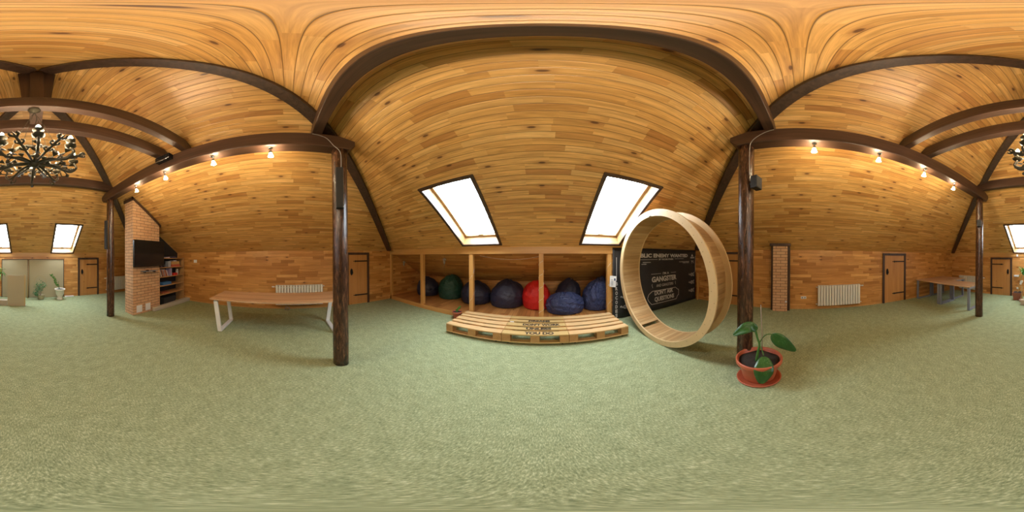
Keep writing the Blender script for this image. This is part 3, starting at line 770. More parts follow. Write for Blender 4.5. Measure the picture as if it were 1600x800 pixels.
# brick pilaster on the right wall
e = wthing('brick_pilaster', (4.6, .54, 0), 'narrow orange brick pilaster framed in dark trim beside the radiator wall', 'pilaster')
bm = nb(); prism(bm, [(4.47, .34, 0), (XR - .002, .34, 0), (XR - .002, .34, K - .01), (4.52, .34, 1.865), (4.47, .34, 1.865)], (0, .40, 0))
obj('brickwork', bm, 'brick', e)
bm = nb(); [prism(bm, [(4.56, q, 0), (XR - .002, q, 0), (XR - .002, q, K - .01), (4.58, q, 1.85), (4.56, q, 1.85)], (0, .065, 0)) for q in (.275, .74)]; obj('side_trim', bm, 'darkz', e)
bm = nb(); prism(bm, [(4.43, .255, 1.866), (4.58, .255, 1.866), (4.51, .255, 1.90), (4.44, .255, 1.935), (4.43, .255, 1.935)], (0, .575, 0)); obj('top_trim', bm, 'darkz', e)
bm = nb(); tube(bm, [(4.47, .37, .30), (4.44, .37, .30)], .028, 12); obj('white_knob', bm, 'paper', e)

# ------------------------------------------------------------------ radiators
def radiator(wall, a, b, z0, z1, label, valve_end=1, group='white column radiators'):
    n = max(6, round((b - a) / .0805)); w = (b - a) / n
    base = {'R': (XR - .10, a, 0), 'L': (XL + .10, a, 0), 'B': (a, YB + .10, 0)}[wall]
    rz = {'R': pi / 2, 'L': pi / 2, 'B': 0}[wall]
    e = thing('radiator', base, label, 'radiator', group, rz)     # local x along the wall, y depth
    bm = nb(); box(bm, .008, w - .008, -.045, .045, z0 + .01, z1 - .055)
    for yy in (-.045, .025):
        box(bm, .010, w - .010, yy, yy + .02, z1 - .056, z1 - .012)
    box(bm, .002, w - .002, -.048, .048, z1 - .014, z1)
    box(bm, .002, w - .002, -.030, .030, z0, z0 + .012)
    me = None
    for i in range(n):
        if me is None:
            o = obj('section', bm, 'white', e, bevel=.004); me = o
        else:
            o = me.copy(); COL.objects.link(o); o.parent = e; o.location.x = i * w
    bm = nb(); box(bm, 0, b - a, -.012, .012, z0 + .03, z0 + .07); box(bm, 0, b - a, -.012, .012, z1 - .09, z1 - .05)
    for x in (-.05, b - a):
        tube(bm, [(x, 0, z1 - .05), (x + .05, 0, z1 - .05)], .013, 8); tube(bm, [(x, 0, z0 + .05), (x + .05, 0, z0 + .05)], .013, 8)
    obj('pipe', bm, 'white', e)
    bm = nb(); xv = b - a + .05 if valve_end else -.05; s = 1 if valve_end else -1
    tube(bm, [(xv, 0, z1 - .05), (xv + s * .06, 0, z1 - .05)], [.022, .017], 12); obj('valve', bm, 'paper', e)
radiator('R', -1.80, -.52, .13, .745, 'wide white radiator on the open wall between brick pilaster and lone door', 0)
radiator('L', -.36, 1.02, .15, .755, 'white radiator half hidden behind the white legged table', 0)
radiator('B', 3.05, 4.21, .14, .75, 'white radiator in the corner behind the grey legged tables', 0)
radiator('B', -4.25, -3.12, .14, .74, 'white radiator between the far post and the brick chimney', 1)
# coiled cable below left radiator
bm = nb(); pts = []
for i in range(40):
    t = i / 39 * 6 * pi; pts.append(V((XL + .16 + .01 * sin(t * .7), -.02 + .06 * cos(t) + .02 * sin(t * .37), .055 + .05 * sin(t) + .012 * sin(t * .5))))
tube(bm, pts, .006, 5); tag(obj('coiled_cable', bm, 'cable'), 'loose coil of pale cable under the radiator behind the white legged table', 'cable')

# ------------------------------------------------------------------ tables
def table(x0, x1, y0, y1, h, legmat, frames, label, group, along='y', lw=.075, slant=.0, alongtop='y'):
    e = wthing('table', ((x0 + x1) / 2, (y0 + y1) / 2, 0), label, 'table', group)
    bm = nb(); fs = box(bm, x0, x1, y0, y1, h - .034, h)
    L = bm.loops.layers.uv.active
    for f in fs:
        for l in f.loops:
            c = l.vert.co; l[L].uv = (c.y, c.x + c.z) if alongtop == 'y' else (c.x, c.y + c.z)
    obj('tabletop', bm, 'oak_top', e, bevel=.003)
    for (p, q, s) in frames:     # p,q feet positions (front/back), s outward offset at the top
        p, q, s = V(p), V(q), V(s); top = V((0, 0, h - .034)); t = V((0, 0, .0))
        for u in (p, q):
            bm = nb(); d = (q - p).normalized()
            bar(bm, u + V((0, 0, .0)), u + s + V((0, 0, h - .06)), lw, .04, up=d); obj('leg', bm, legmat, e, bevel=.003)
        bm = nb(); bar(bm, p + V((0, 0, .02)), q + V((0, 0, .02)), lw, .04); obj('foot_bar', bm, legmat, e, bevel=.003)
        bm = nb(); bar(bm, p + s + V((0, 0, h - .055)), q + s + V((0, 0, h - .055)), lw, .04); obj('top_bar', bm, legmat, e, bevel=.003)
table(-3.75, -2.93, -1.53, 1.08, .745, 'whiteleg', [((-2.985, -1.33, 0), (-3.66, -1.33, 0), (0, -.09, 0)), ((-2.985, .90, 0), (-3.66, .90, 0), (0, .09, 0))],
      'long wooden table on two white steel leg frames along the left wall', None, lw=.085)
for (a, b, c, d, fx, lab) in ((3.50, 4.62, -4.79, -4.0, (3.545, 4.56), 'wooden table with grey legs nearest the wall with the lone door, near row'),
                          (2.34, 3.49, -4.79, -4.0, (2.385, 3.445), 'wooden table with grey legs reaching out toward the far log post'),
                          (3.50, 4.62, -5.58, -4.80, (3.545, 4.56), 'wooden table with grey legs pushed deepest into the corner by the radiator')):
    table(a, b, c, d, .745, 'grey', [((x, d - .05, 0), (x, c + .05, 0), (0, 0, 0)) for x in fx], lab, 'grey legged tables pushed together', lw=.085, alongtop='x')

# ------------------------------------------------------------------ big wooden wheel
def wheel():
    R, W, t = 1.167, .453, .055
    e = thing('wooden_wheel', (1.708, 2.08, .001), 'giant pale wooden hoop wheel taller than the doors, standing on the carpet', 'wheel')
    e.rotation_euler = (0, -t, 0)
    def ring(x0, x1, r0, r1, a0=0, a1=2 * pi, n=96):
        bm = nb(); vs = []
        for i in range(n):
            a = a0 + (a1 - a0) * i / n; c, s = cos(a), sin(a)
            vs.append([bm.verts.new((x, r * s, R + .0 - r * c)) for x, r in ((x0, r0), (x1, r0), (x1, r1), (x0, r1))])
        for i in range(n):
            a, b = vs[i], vs[(i + 1) % n]
            for j in range(4):
                f = bm.faces.new((a[j], a[(j + 1) % 4], b[(j + 1) % 4], b[j]))
        bmesh.ops.recalc_face_normals(bm, faces=bm.faces)
        return bm
    bm = ring(0, .028, R - .108, R)
    nf_ = len(bm.faces)
    for i in range(56):
        a = 2 * pi * i / 56 + (.02 if i % 2 else 0); r = R - (.03 if i % 2 else .075)
        c = V((-.001, r * sin(a), R - r * cos(a)))
        bm.faces.new([bm.verts.new(c + V((0, .0045 * cos(q), .0045 * sin(q)))) for q in [pi * k / 3 for k in range(6)]]).material_index = 1
    # notch block at the top of the ring
    fs = box(bm, -.006, .0, -.03, .03, 2 * R - .108, 2 * R - .094)
    for f in fs: f.material_index = 1
    for f in bm.faces: f.smooth = False
    fr = obj('front_ring', bm, None, e, mats=['ring', 'ink'])
    bm = ring(W - .028, W, R - .108, R); obj('back_ring', bm, 'ring', e)
    bm = nb(); n = 90; L = bm.loops.layers.uv.active; r0, r1 = R - .108, R - .088; skip = {5}
    for i in range(n):
        if i in skip: continue
        g_ = .001; a = 2 * pi * i / n + g_; b = 2 * pi * (i + 1) / n - g_
        p = [(r0 * sin(a), R - r0 * cos(a)), (r0 * sin(b), R - r0 * cos(b)), (r1 * sin(b), R - r1 * cos(b)), (r1 * sin(a), R - r1 * cos(a))]
        fs = prism(bm, [(.028, *q) for q in p], (W - .056, 0, 0))
        for f in fs:
            for l in f.loops: l[L].uv = (l.vert.co.x + i * 1.7, .0735 * (i + (.06 if (atan2(l.vert.co.y, R - l.vert.co.z) % (2 * pi) - a + 1e-4) % (2 * pi) < pi / n else .94)))
    obj('slat_drum', bm, 'drum', e)
wheel()

# ------------------------------------------------------------------ pallets with castors
def pallet(x0, x1, y0, y1, mid, label):
    e = thing('pallet', (x0, y0, 0), label, 'pallet', 'pallets in a row forming a low stage')
    W, D = x1 - x0 - .006, y1 - y0; z0, z1 = .045, .225
    mt = 'palletmid' if mid else 'pallet'
    bw = [.145, .105, .145, .105, .145]; gap = (D - sum(bw)) / 4; y = 0; rows = []
    for w in bw:
        bm = nb(); box(bm, 0, W, y, y + w, z1 - .024, z1); obj('top_board', bm, mt, e, bevel=.003); rows.append(y + w / 2); y += w + gap
    for xx in (0, W / 2 - .07, W - .145):
        bm = nb(); box(bm, xx, xx + .145, 0, D, z1 - .048, z1 - .025); obj('cross_board', bm, 'palletb', e, bevel=.002)
        for yy in (0, D / 2 - .07, D - .145):
            bm = nb(); box(bm, xx, xx + .145, yy, yy + .145, z0 + .024, z1 - .049); obj('block', bm, 'palletb', e, bevel=.003)
    for yy in (0, D / 2 - .05, D - .10):
        bm = nb(); box(bm, 0, W, yy, yy + .10, z0, z0 + .023); obj('bottom_board', bm, mt, e, bevel=.002)
    for xx in (.10, W - .10):
        for yy in (.05, D - .05):
            bm = nb(); tube(bm, [(xx - .012, yy, .022), (xx + .012, yy, .022)], .022, 14); box(bm, xx - .022, xx + .022, yy - .025, yy + .025, .036, .045); obj('castor', bm, 'iron', e)
    return e, rows, z1, W
pallet(-1.755, -.685, 2.56, 3.44, False, 'plain pallet at the left end of the low stage, beside the small seedling')
pm, rows, pz, PW = pallet(-.685, .405, 2.56, 3.44, True, 'middle pallet of the low stage with burnt lettering on its boards')
pallet(.405, 1.475, 2.56, 3.44, False, 'plain pallet at the right end of the low stage, next to the big wheel')
for (s, rowi, xa, xb, sz) in (('YOU DO', 0, -.32, .16, .13), ('UNLESS', 1, -.31, .13, .115), ("DON'T WORK", 2, -.39, .30, .125), ('DREAMS', 3, -.30, .12, .115)):
    bm = text_bm(s, sz, (xa + .685, rows[rowi] - sz * .36, pz + .0005), 'up', xb - xa, .004)
    obj('lettering', bm, 'ink', pm)
bm = nb(); box(bm, .03, .11, .525, .555, .0, .002); bmesh.ops.translate(bm, verts=bm.verts, vec=(0, 0, pz)); o = obj('white_sticker', bm, 'paper', pm)

# ------------------------------------------------------------------ alcove posts, string lights, ornaments
for i, (x, lab) in enumerate(((-3.27, 'pine post at the alcove front, between the two far left bean bags and the wall'), (-1.685, 'pine post at the alcove front, behind the left pallet'), (-.055, 'pine post at the alcove front, in front of the red bean bag'), (1.50, 'pine post at the alcove front, beside the black banner'))):
    bm = nb(); w = .052; box(bm, -w, w, -.05, .05, 0, 1.625 - PZ); o = obj('alcove_post', bm, 'pine', bevel=.005); o.location = (x, YF + .05, PZ); tag(o, lab, 'post', 'pine posts along the alcove')
bm = nb(); box(bm, XL + .002, XL + .075, YF - .02, YF + .07, 0, 1.625); S('trim_4', bm, 'pine')
def fairy(pts, label, beads=24):
    bm = nb(); P = spline(pts, 4); tube(bm, P, .003, 4)
    for i in range(beads):
        p = P[int(i * (len(P) - 1) / max(1, beads - 1))]; ball(bm, p + V((0, -.004, 0)), .007, n=6, m=4)
    tag(obj('string_lights', bm, 'bead'), label, 'string lights', 'fairy lights in the alcove')
def spiral(x, turns, label, z0=.16, z1=1.55):
    n = int(turns * 4); pts = []; w = .06
    for i in range(n + 1):
        a = i * pi / 2 + pi / 4; pts.append((x + w * 1.35 * cos(a) * .8, YF + .05 + w * 1.3 * sin(a) * .8, z0 + (z1 - z0) * i / n))
    fairy(pts, label, 20)
spiral(-1.685, 2.5, 'white fairy light wire wound around the alcove post behind the left pallet')
spiral(-.055, 5, 'white fairy light wire wound around the alcove post by the red bean bag')
spiral(1.50, 3, 'white fairy light wire wound around the alcove post beside the black banner')
fairy([(-1.5, YF + .13, 1.58), (-1.0, YF + .2, 1.50), (-.5, YF + .2, 1.50), (-.06, YF + .13, 1.57)], 'white fairy light wire drooping under the alcove header between two posts', 18)
def ornament(x, y, ztop, drop, label):
    e = thing('hanging_ornament', (x, y, ztop), label, 'ornament', 'hanging ornaments in the alcove')
    bm = nb(); tube(bm, [(0, 0, 0), (0, 0, -drop)], .003, 5); obj('string', bm, 'stick', e)
    bm = nb(); lathe(bm, [(0, 0), (.012, -.01), (.045, -.04), (.018, -.05), (.028, -.09), (.034, -.13), (.014, -.18), (0, -.185)], (0, 0, -drop), 10)
    for s in (-1, 1): prism(bm, [(0, 0, -drop - .05), (s * .07, 0, -drop - .03), (s * .05, 0, -drop - .07), (0, 0, -drop - .08)], (0, .012, 0))
    obj('body', bm, 'stick', e)
    bm = nb(); tube(bm, [(0, 0, -drop - .18), (0, 0, -drop - .30)], .004, 5); obj('tassel', bm, 'stick', e)
ornament(-2.52, YF + .09, 1.63, .10, 'small brown ornament hanging on a string in front of the green bean bag')
ornament(-4.35, 3.76, 1.60, .19, 'small brown ornament hanging at the dark left end of the alcove')
bm = nb(); prism(bm, [(1.47, 3.435, .86), (1.605, 3.40, .84), (1.625, 3.40, 1.10), (1.48, 3.435, 1.12)], (0, .004, 0))
e = wthing('paper_notice', (1.55, 3.42, .86), 'small printed white sheet pinned between the alcove post and the black banner', 'notice')
obj('sheet', bm, 'paper', e)
bm = nb()
for i in range(5): prism(bm, [(1.49 + .0, 3.428 - 0.02, .90 + .03 * i), (1.545, 3.415 - .01, .895 + .03 * i), (1.546, 3.415 - .01, .903 + .03 * i), (1.49, 3.428 - .02, .908 + .03 * i)], (0, .002, 0))
prism(bm, [(1.565, 3.40, 1.0), (1.60, 3.395, .995), (1.602, 3.395, 1.05), (1.567, 3.40, 1.055)], (0, .002, 0))
obj('printing', bm, 'navy', e)

# ------------------------------------------------------------------ bean bags
def beanbag(x, y, r, h, mat, seed, label, squash=1.0, lean=(0, 0), puff=1.0, topr=.30, z=PZ, wr=1.0, ysc=1.0):
    rnd = random.Random(seed); ph = [rnd.random() * 6.28 for _ in range(8)]
    n = 64; m = 36; prof = []
    for i in range(m + 1):
        t = i / m
        if t < .12: rr = sin(t / .12 * pi / 2) * .90; zz = .02 * (t / .12) ** 2
        else:
            q = (t - .12) / .88; zz = .02 + .98 * (1 - (1 - q) ** 1.5)
            rr = .90 + .10 * sin(min(1, zz / .36) * pi / 2) if zz < .36 else (1 - (1 - topr * .25) * ((zz - .36) / .64) ** 2.1) ** .56 if q < 1 else 0
            if q > .93: rr *= max(0.0, (1 - q) / .07) ** .5
        prof.append((rr * r if 0 < i < m else 0, zz * h))
    def fn(rr, zz, a):
        s = zz / h
        k = 1 + .035 * sin(2 * a + ph[0]) + .03 * sin(3 * a + ph[1]) * s
        wrn = wr * (.030 * sin(9 * a + ph[2] + 3 * sin(2 * a + ph[3]) + s * 6) + .022 * sin(15 * a + ph[4] - s * 9)) * (s ** 1.3) * 1.3
        wrn += wr * .016 * sin(26 * s + 3 * sin(a * 2 + ph[5]) + a) * min(1, s * 2.2)
        dz = wr * h * .02 * sin(5 * a + ph[6]) * s
        return rr * (k + wrn), max(0.002, zz * (1 + .06 * sin(a + ph[7]) * s) + dz)
    e = thing('bean_bag', (x, y, z), label, 'bean bag', 'bean bags in the alcove')
    bm = nb(); lathe(bm, prof, (0, 0, 0), n, True, fn)
    for v in bm.verts:
        s = v.co.z / h; v.co.y *= ysc; v.co.x += lean[0] * s * s; v.co.y += lean[1] * s * s
    o = obj('cover', bm, mat, e)
    sb = o.modifiers.new('subdiv', 'SUBSURF'); sb.levels = 1; sb.render_levels = 1
    bm = nb(); zt = h * .99
    bmt = spline([(lean[0] - .05, lean[1], zt), (lean[0] - .02, lean[1] - .02, zt + .035), (lean[0] + .03, lean[1] - .02, zt + .035), (lean[0] + .06, lean[1], zt - .005)], 5)
    for p, q in zip(bmt, bmt[1:]): bar(bm, p, q, .02, .006)
    obj('handle_strap', bm, mat, e)
    return e
beanbag(-3.98, 4.60, .40, .66, 'dnavy', 1, 'dark navy bean bag at the far left end of the alcove', puff=1)
beanbag(-3.03, 4.72, .42, .78, 'green', 2, 'dark green bean bag, second from the left in the alcove', lean=(-.02, 0), topr=.5)
beanbag(-2.04, 4.62, .46, .66, 'dnavy', 3, 'very dark round bean bag right of the green one')
beanbag(-1.06, 4.58, .48, .74, 'dnavy', 4, 'smooth near black bean bag immediately left of the red one', lean=(.10, 0))
beanbag(-.20, 4.52, .41, .74, 'red', 5, 'bright red bean bag behind the middle alcove post', lean=(-.02, .02))
beanbag(.68, 4.72, .39, .76, 'dnavy', 6, 'dark bean bag slumped behind the low navy one', lean=(.12, 0))
beanbag(.53, 4.06, .47, .52, 'navy', 7, 'low wrinkled navy bean bag at the front, right of the red one', wr=1.5, topr=.55, ysc=.76)
beanbag(1.42, 4.20, .39, .83, 'navy', 8, 'tall crumpled navy bean bag at the right end next to the banner', lean=(.06, .0), wr=1.6)

# ------------------------------------------------------------------ banner
e = wthing('printed_banner', (3.1, 3.47, 0), 'large black banner with white gangster slogans covering the wall behind the wheel', 'banner')
bm = nb(); nx, nz = 60, 12; xa, xb, za, zb = 1.56, 4.66, .02, 1.765
grid = [[bm.verts.new((xa + (xb - xa) * i / nx, 3.475 + .010 * sin(i * .9) * (1 if i < 12 else .25) + .006 * sin(j * 1.1 + i * .3), za + (zb - za) * j / nz)) for j in range(nz + 1)] for i in range(nx + 1)]
for i in range(nx):
    for j in range(nz):
        f = bm.faces.new((grid[i][j], grid[i + 1][j], grid[i + 1][j + 1], grid[i][j + 1])); f.smooth = True
o = obj('cloth', bm, 'banner', e); so = o.modifiers.new('solid', 'SOLIDIFY'); so.thickness = .006; so.offset = 1
yt = 3.452
def btext(s, x0, x1, z, size, bold=.0, name='lettering'):
    obj(name, text_bm(s, size, (x0, yt, z), 'south', x1 - x0, bold), 'print', e)
btext('PUBLIC ENEMY WANTED', 2.10, 4.20, 1.535, .135, .004)
btext('BY THE BROTHERS', 2.95, 3.52, 1.455, .06, .001)
btext("I'M A", 3.10, 3.34, 1.045, .09, .001)
btext('GANGSTER', 2.70, 3.66, .855, .20, .005)
btext('AND GANGSTERS', 2.86, 3.52, .70, .115, .0)
btext("DON'T ASK", 2.80, 3.52, .475, .175, .004)
btext('QUESTIONS', 2.80, 3.56, .29, .175, .004)
btext('C', 1.79, 1.84, 1.47, .09, .003)
for k, ch in enumerate('BROCODES'):
    btext(ch, 1.625, 1.685, .87 - k * .115, .115, .003)
def strip(x0, z0, x1, z1, w=.010, name='rule_line'):
    bm = nb(); bar(bm, (x0, yt, z0), (x1, yt, z1), .003, w); return bm
for a in ((2.20, 1.475, 2.90, 1.475), (3.58, 1.485, 4.0, 1.485), (2.68, 1.075, 3.03, 1.075), (3.42, 1.075, 3.64, 1.075), (1.652, 1.54, 1.655, .99), (4.62, 1.57, 4.62, 1.0), (1.66, -.0 + .05, 1.66, .03)):
    obj('rule_line', strip(*a), 'print', e)
bm = nb()
oc = [(2.72, .60), (3.62, .60), (3.72, .52), (3.76, .52), (3.76, .33), (3.72, .33), (3.66, .22), (2.70, .22), (2.60, .33), (2.56, .42), (2.60, .52), (2.72, .60)]
for (p, q) in zip(oc, oc[1:]): bar(bm, (p[0], yt, p[1]), (q[0], yt, q[1]), .003, .014)
obj('slogan_border', bm, 'print', e)
for x in (2.72, 3.62):
    bm = nb(); tube(bm, spline([(x, yt, .80), (x - .015, yt, .77), (x, yt, .73), (x + .01, yt, .69)], 4), .005, 4)
    obj('bracket_mark', bm, 'print', e)
def bone_fish(cx, cz, s, name='bone_emblem'):
    bm = nb(); P = lambda x, z: V((cx + x * s, yt, cz + z * s))
    tube(bm, [P(.16 * cos(t), .13 * sin(t)) for t in [2 * pi * k / 16 for k in range(16)]], .006, 4, closed=True)
    tube(bm, [P(.09 * cos(t) - .02, .06 * sin(t)) for t in [2 * pi * k / 12 for k in range(12)]], .004, 4, closed=True)
    for a, b in (((-.16, 0), (-.34, .10)), ((-.34, .10), (-.40, .02)), ((-.40, .02), (-.30, -.02)), ((-.3, -.02), (-.16, -.05)), ((.14, .06), (.30, .17)), ((.14, -.06), (.30, -.17)), ((.30, .17), (.26, 0)), ((.26, 0), (.30, -.17)), ((.05, .12), (-.05, -.12))):
        tube(bm, [P(*a), P(*b)], .006, 4)
    obj(name, bm, 'print', e)
for z in (.93, .66, .37): bone_fish(4.43, z, .42)
bone_fish(1.90, .30, .36); bone_fish(1.88, .56, .3)
bm = nb(); prism(bm, [(4.38, yt, 1.555), (4.52, yt, 1.555), (4.47, yt, 1.60), (4.45, yt, 1.64), (4.42, yt, 1.60)], (0, .002, 0)); prism(bm, [(4.35, yt, 1.49), (4.56, yt, 1.49), (4.56, yt, 1.53), (4.35, yt, 1.53)], (0, .002, 0)); obj('hat_emblem', bm, 'print', e)
bm = nb()
for a, b in (((4.40, 1.43), (4.44, 1.30)), ((4.44, 1.40), (4.52, 1.33)), ((4.50, 1.43), (4.54, 1.31)), ((4.42, 1.36), (4.50, 1.42))): tube(bm, [V((a[0], yt, a[1])), V((b[0], yt, b[1]))], .005, 4)
obj('scratch_emblem', bm, 'print', e)
for (x0, x1, z) in ((3.78, 4.27, 1.385), (3.95, 4.27, 1.35), (2.40, 2.66, 1.40), (2.36, 2.52, 1.355)):
    bm = nb(); x = x0; rnd = random.Random(int(z * 1000))
    while x < x1:
        w = rnd.uniform(.01, .03); bar(bm, (x, yt, z), (min(x + w, x1), yt, z), .003, rnd.uniform(.012, .022)); x += w + .008
    obj('small_print', bm, 'print', e)
bm = nb(); box(bm, 4.675, 4.72, 3.36, 3.42, 0, .92); box(bm, 4.60, 4.64, 3.33, 3.37, 0, .98)
e = wthing('spare_planks', (4.66, 3.37, 0), 'two spare pine planks stood upright in the corner beside the banner', 'planks')
obj('plank', bm, 'pine', e)

# ------------------------------------------------------------------ plants
def leaf_bm(bm, base, path, width, up=V((0, 0, 1)), n=12, cup=.25, wave=.0):
    """leaf blade following path (list of Vectors)"""
    P = spline(path, n // max(1, len(path) - 1) + 2); k = len(P); rows = []
    for i, p in enumerate(P):
        t = i / (k - 1); d = (P[min(i + 1, k - 1)] - P[max(i - 1, 0)]).normalized(); s = d.cross(up)
        if s.length < 1e-4: s = V((1, 0, 0))
        s.normalize(); nn = s.cross(d)
        w = width * (sin(pi * min(1, t * .96 + .02)) ** .75) * (1.12 - .30 * t) * .5
        wv = wave * sin(t * 14)
        rows.append([bm.verts.new(p + s * w * a + nn * (abs(a) * w * cup + wv * abs(a))) for a in (-1, -.5, 0, .5, 1)])
    for a, b in zip(rows, rows[1:]):
        for j in range(4):
            f = bm.faces.new((a[j], a[j + 1], b[j + 1], b[j])); f.smooth = True
def solid(o, t=.002):
    s = o.modifiers.new('solid', 'SOLIDIFY'); s.thickness = t; return o
def spotted():
    m, nt, b = new_mat('spotted_green_leaf'); g = G(nt)
    v = g.vor(objc(g), 85)['Distance']; n = g.noise(objc(g), 14, 3)
    f = g.m('MULTIPLY', g.m('SUBTRACT', 1.0, g.step(v, .12, .34)), g.step(n, .46, .60))
    col = g.mix(f, g.mix(n, (.012, .055, .010), (.030, .12, .022)), (.16, .28, .10))
    nt.links.new(col, b.inputs['Base Color']); b.inputs['Roughness'].default_value = .3; return m
M['spotted'] = spotted()
cx, cy = 1.69, .42
e = thing('potted_plant', (cx, cy, 0), 'large leafed plant in a big terracotta coloured pot before the dark post', 'plant'); e.scale = (1.02, 1.02, 1.0)
rt = V((.243, -.97, 0)); fw = V((-.97, -.243, 0))    # image right, toward the lens
Lp = lambda a, z, f=0: rt * a + fw * f + V((0, 0, z))
bm = nb(); lathe(bm, [(0, 0), (.20, 0), (.232, .012), (.236, .035), (.226, .037), (.21, .018), (0, .016)], n=40); obj('saucer', bm, 'terra', e)
bm = nb()
def rib(r, z, a): return r * (1 + (.012 * (1 if sin(a * 26) > .2 else 0) if .06 < z < .22 else 0)), z
lathe(bm, [(0, .018), (.15, .018), (.165, .03), (.172, .06), (.200, .225), (.215, .26), (.236, .285), (.245, .30), (.247, .345), (.24, .356), (.228, .352), (.222, .32), (.205, .285), (0, .285)], n=104, fn=rib)
pot = obj('pot', bm, 'terra', e)
bm = nb(); lathe(bm, [(0, .315), (.07, .318), (.15, .312), (.218, .305), (.21, .28), (0, .28)], n=32, fn=lambda r, z, a: (r, z + .008 * sin(a * 5 + r * 60))); obj('soil', bm, 'soil', e)
bm = nb(); st = spline([Lp(-.03, .31, .03), Lp(-.012, .45, .02), Lp(.0, .55, .01), Lp(-.02, .63, 0), Lp(-.04, .72, 0)], 6); tube(bm, st, [.016 - .006 * i / (len(st) - 1) for i in range(len(st))], 10); stem = obj('stem', bm, 'stem', e)
bm = nb(); tube(bm, [Lp(.03, .30), Lp(.028, .68), Lp(.012, 1.055)], .006, 6); obj('support_stick', bm, 'stick', e)
def leafpart(stalk, path, w, up, cup=.2, mat='spotted'):
    bm = nb(); tube(bm, spline(stalk, 5), .006, 6); lf = obj('leaf', bm, 'stem', e)
    bm = nb(); leaf_bm(bm, None, path, w, up, 18, cup, .004); o = obj('leaf_blade', bm, mat, None); o.parent = lf; solid(o)
leafpart([Lp(-.02, .66), Lp(-.035, .74), Lp(-.055, .80), Lp(-.07, .835)], [Lp(-.03, .735), Lp(-.09, .79, .02), Lp(-.17, .765, .05), Lp(-.265, .695, .07)], .13, V((-.80, -.2, .55)), .3)
leafpart([Lp(.0, .56), Lp(.03, .63), Lp(.08, .685), Lp(.15, .68)], [Lp(.13, .685), Lp(.19, .635, .03), Lp(.27, .56, .05), Lp(.375, .46, .06)], .16, V((-.75, .35, .55)), .15)
leafpart([Lp(.0, .54), Lp(.03, .48, .05), Lp(.045, .43, .08)], [Lp(.045, .43, .10), Lp(.045, .36, .20), Lp(.035, .27, .26), Lp(.02, .15, .29)], .19, V((-.97, -.243, .1)), .12)
# seedling by the pallets
e = thing('potted_seedling', (-1.985, 3.36, 0), 'small clay coloured pot with a single leaf seedling beside the left pallet', 'plant')
bm = nb(); lathe(bm, [(0, 0), (.085, 0), (.10, .10), (.108, .15), (.118, .155), (.12, .20), (.110, .20), (.102, .17), (0, .17)], n=24); obj('pot', bm, 'terra', e)
bm = nb(); lathe(bm, [(0, .185), (.104, .183), (.1, .16), (0, .16)], n=20); obj('soil', bm, 'soil', e)
bm = nb(); leaf_bm(bm, None, [V((0, 0, .18)), V((.02, 0, .25)), V((.06, 0, .31)), V((.10, 0, .36))], .05, V((0, -1, 0))); leaf_bm(bm, None, [V((0, 0, .18)), V((-.02, 0, .22)), V((-.04, 0, .25))], .03, V((0, -1, 0))); solid(obj('leaf', bm, 'leaf2', e))
# bushy ficus
e = thing('potted_bush', (-.34, -6.08, 0), 'small leafy bush in a low pale pot before the beige panels', 'plant')
bm = nb(); lathe(bm, [(0, 0), (.10, 0), (.13, .06), (.14, .17), (.145, .175), (.13, .175), (.12, .15), (0, .15)], n=24); obj('pot', bm, 'mdf', e)
bm = nb()
brs = [[V((0, 0, .14)), V((.03, 0, .3)), V((.05, .05, .45)), V((.02, .05, .66))], [V((0, 0, .14)), V((.08, .02, .28)), V((.16, .05, .42))], [V((0, 0, .14)), V((-.03, .0, .35)), V((-.10, .02, .55))], [V((.02, 0, .14)), V((.12, .06, .2)), V((.22, .1, .24))]]
for b in brs: tube(bm, spline(b, 4), .008, 5)
obj('branch', bm, 'stick', e)
bm = nb(); rnd = random.Random(5)
clusters = [((.02, .02, .62), .15), ((-.12, 0, .55), .12), ((.14, .04, .52), .12), ((.10, .05, .38), .10), ((.22, .08, .30), .10), ((.0, .0, .45), .12), ((.16, .05, .22), .07)]
for (c, r) in clusters:
    for i in range(46):
        d = V((rnd.gauss(0, 1), rnd.gauss(0, 1), rnd.gauss(0, 1))).normalized() * r * rnd.uniform(.35, 1)
        p = V(c) + d; q = p + (d.normalized() * .8 + V((0, 0, -.5))).normalized() * .05
        leaf_bm(bm, None, [p, (p + q) / 2 + V((0, 0, .006)), q], .026, V((rnd.uniform(-.4, .4), rnd.uniform(-.4, .4), 1)), 4)
obj('foliage', bm, 'leaf3', e)
bm = nb()
tube(bm, spline([(.0, 0, .15), (.24, .0, .6), (.18, 0, .86), (.02, 0, .92), (-.16, 0, .8), (-.22, 0, .6)], 6), .004, 5); obj('support_hoop', bm, 'cane', e)
# white pedestal pot
e = thing('potted_plant', (-1.045, -6.0, 0), 'spindly leaning plant in a white pedestal pot at the right edge of the beige panels', 'plant')
bm = nb(); lathe(bm, [(0, 0), (.12, 0), (.12, .02), (.10, .06), (.09, .12), (.13, .18), (.155, .22), (.165, .36), (.20, .37), (.205, .41), (.18, .41), (.155, .38), (0, .38)], n=28); obj('pot', bm, 'white', e)
bm = nb(); lathe(bm, [(0, .395), (.16, .39), (.15, .36), (0, .36)], n=20); obj('soil', bm, 'soil', e)
bm = nb(); sp = spline([(0, 0, .38), (.08, 0, .5), (.16, 0, .62), (.20, 0, .78), (.33, 0, .92)], 6); tube(bm, sp, .007, 6)
for z in (.5, .6): tube(bm, spline([(0, 0, .38), (.05, .03, z), (.10 - .05 * (z > .55), .02, z + .1)], 4), .006, 5)
obj('stem', bm, 'stem', e)
bm = nb(); rnd = random.Random(9)
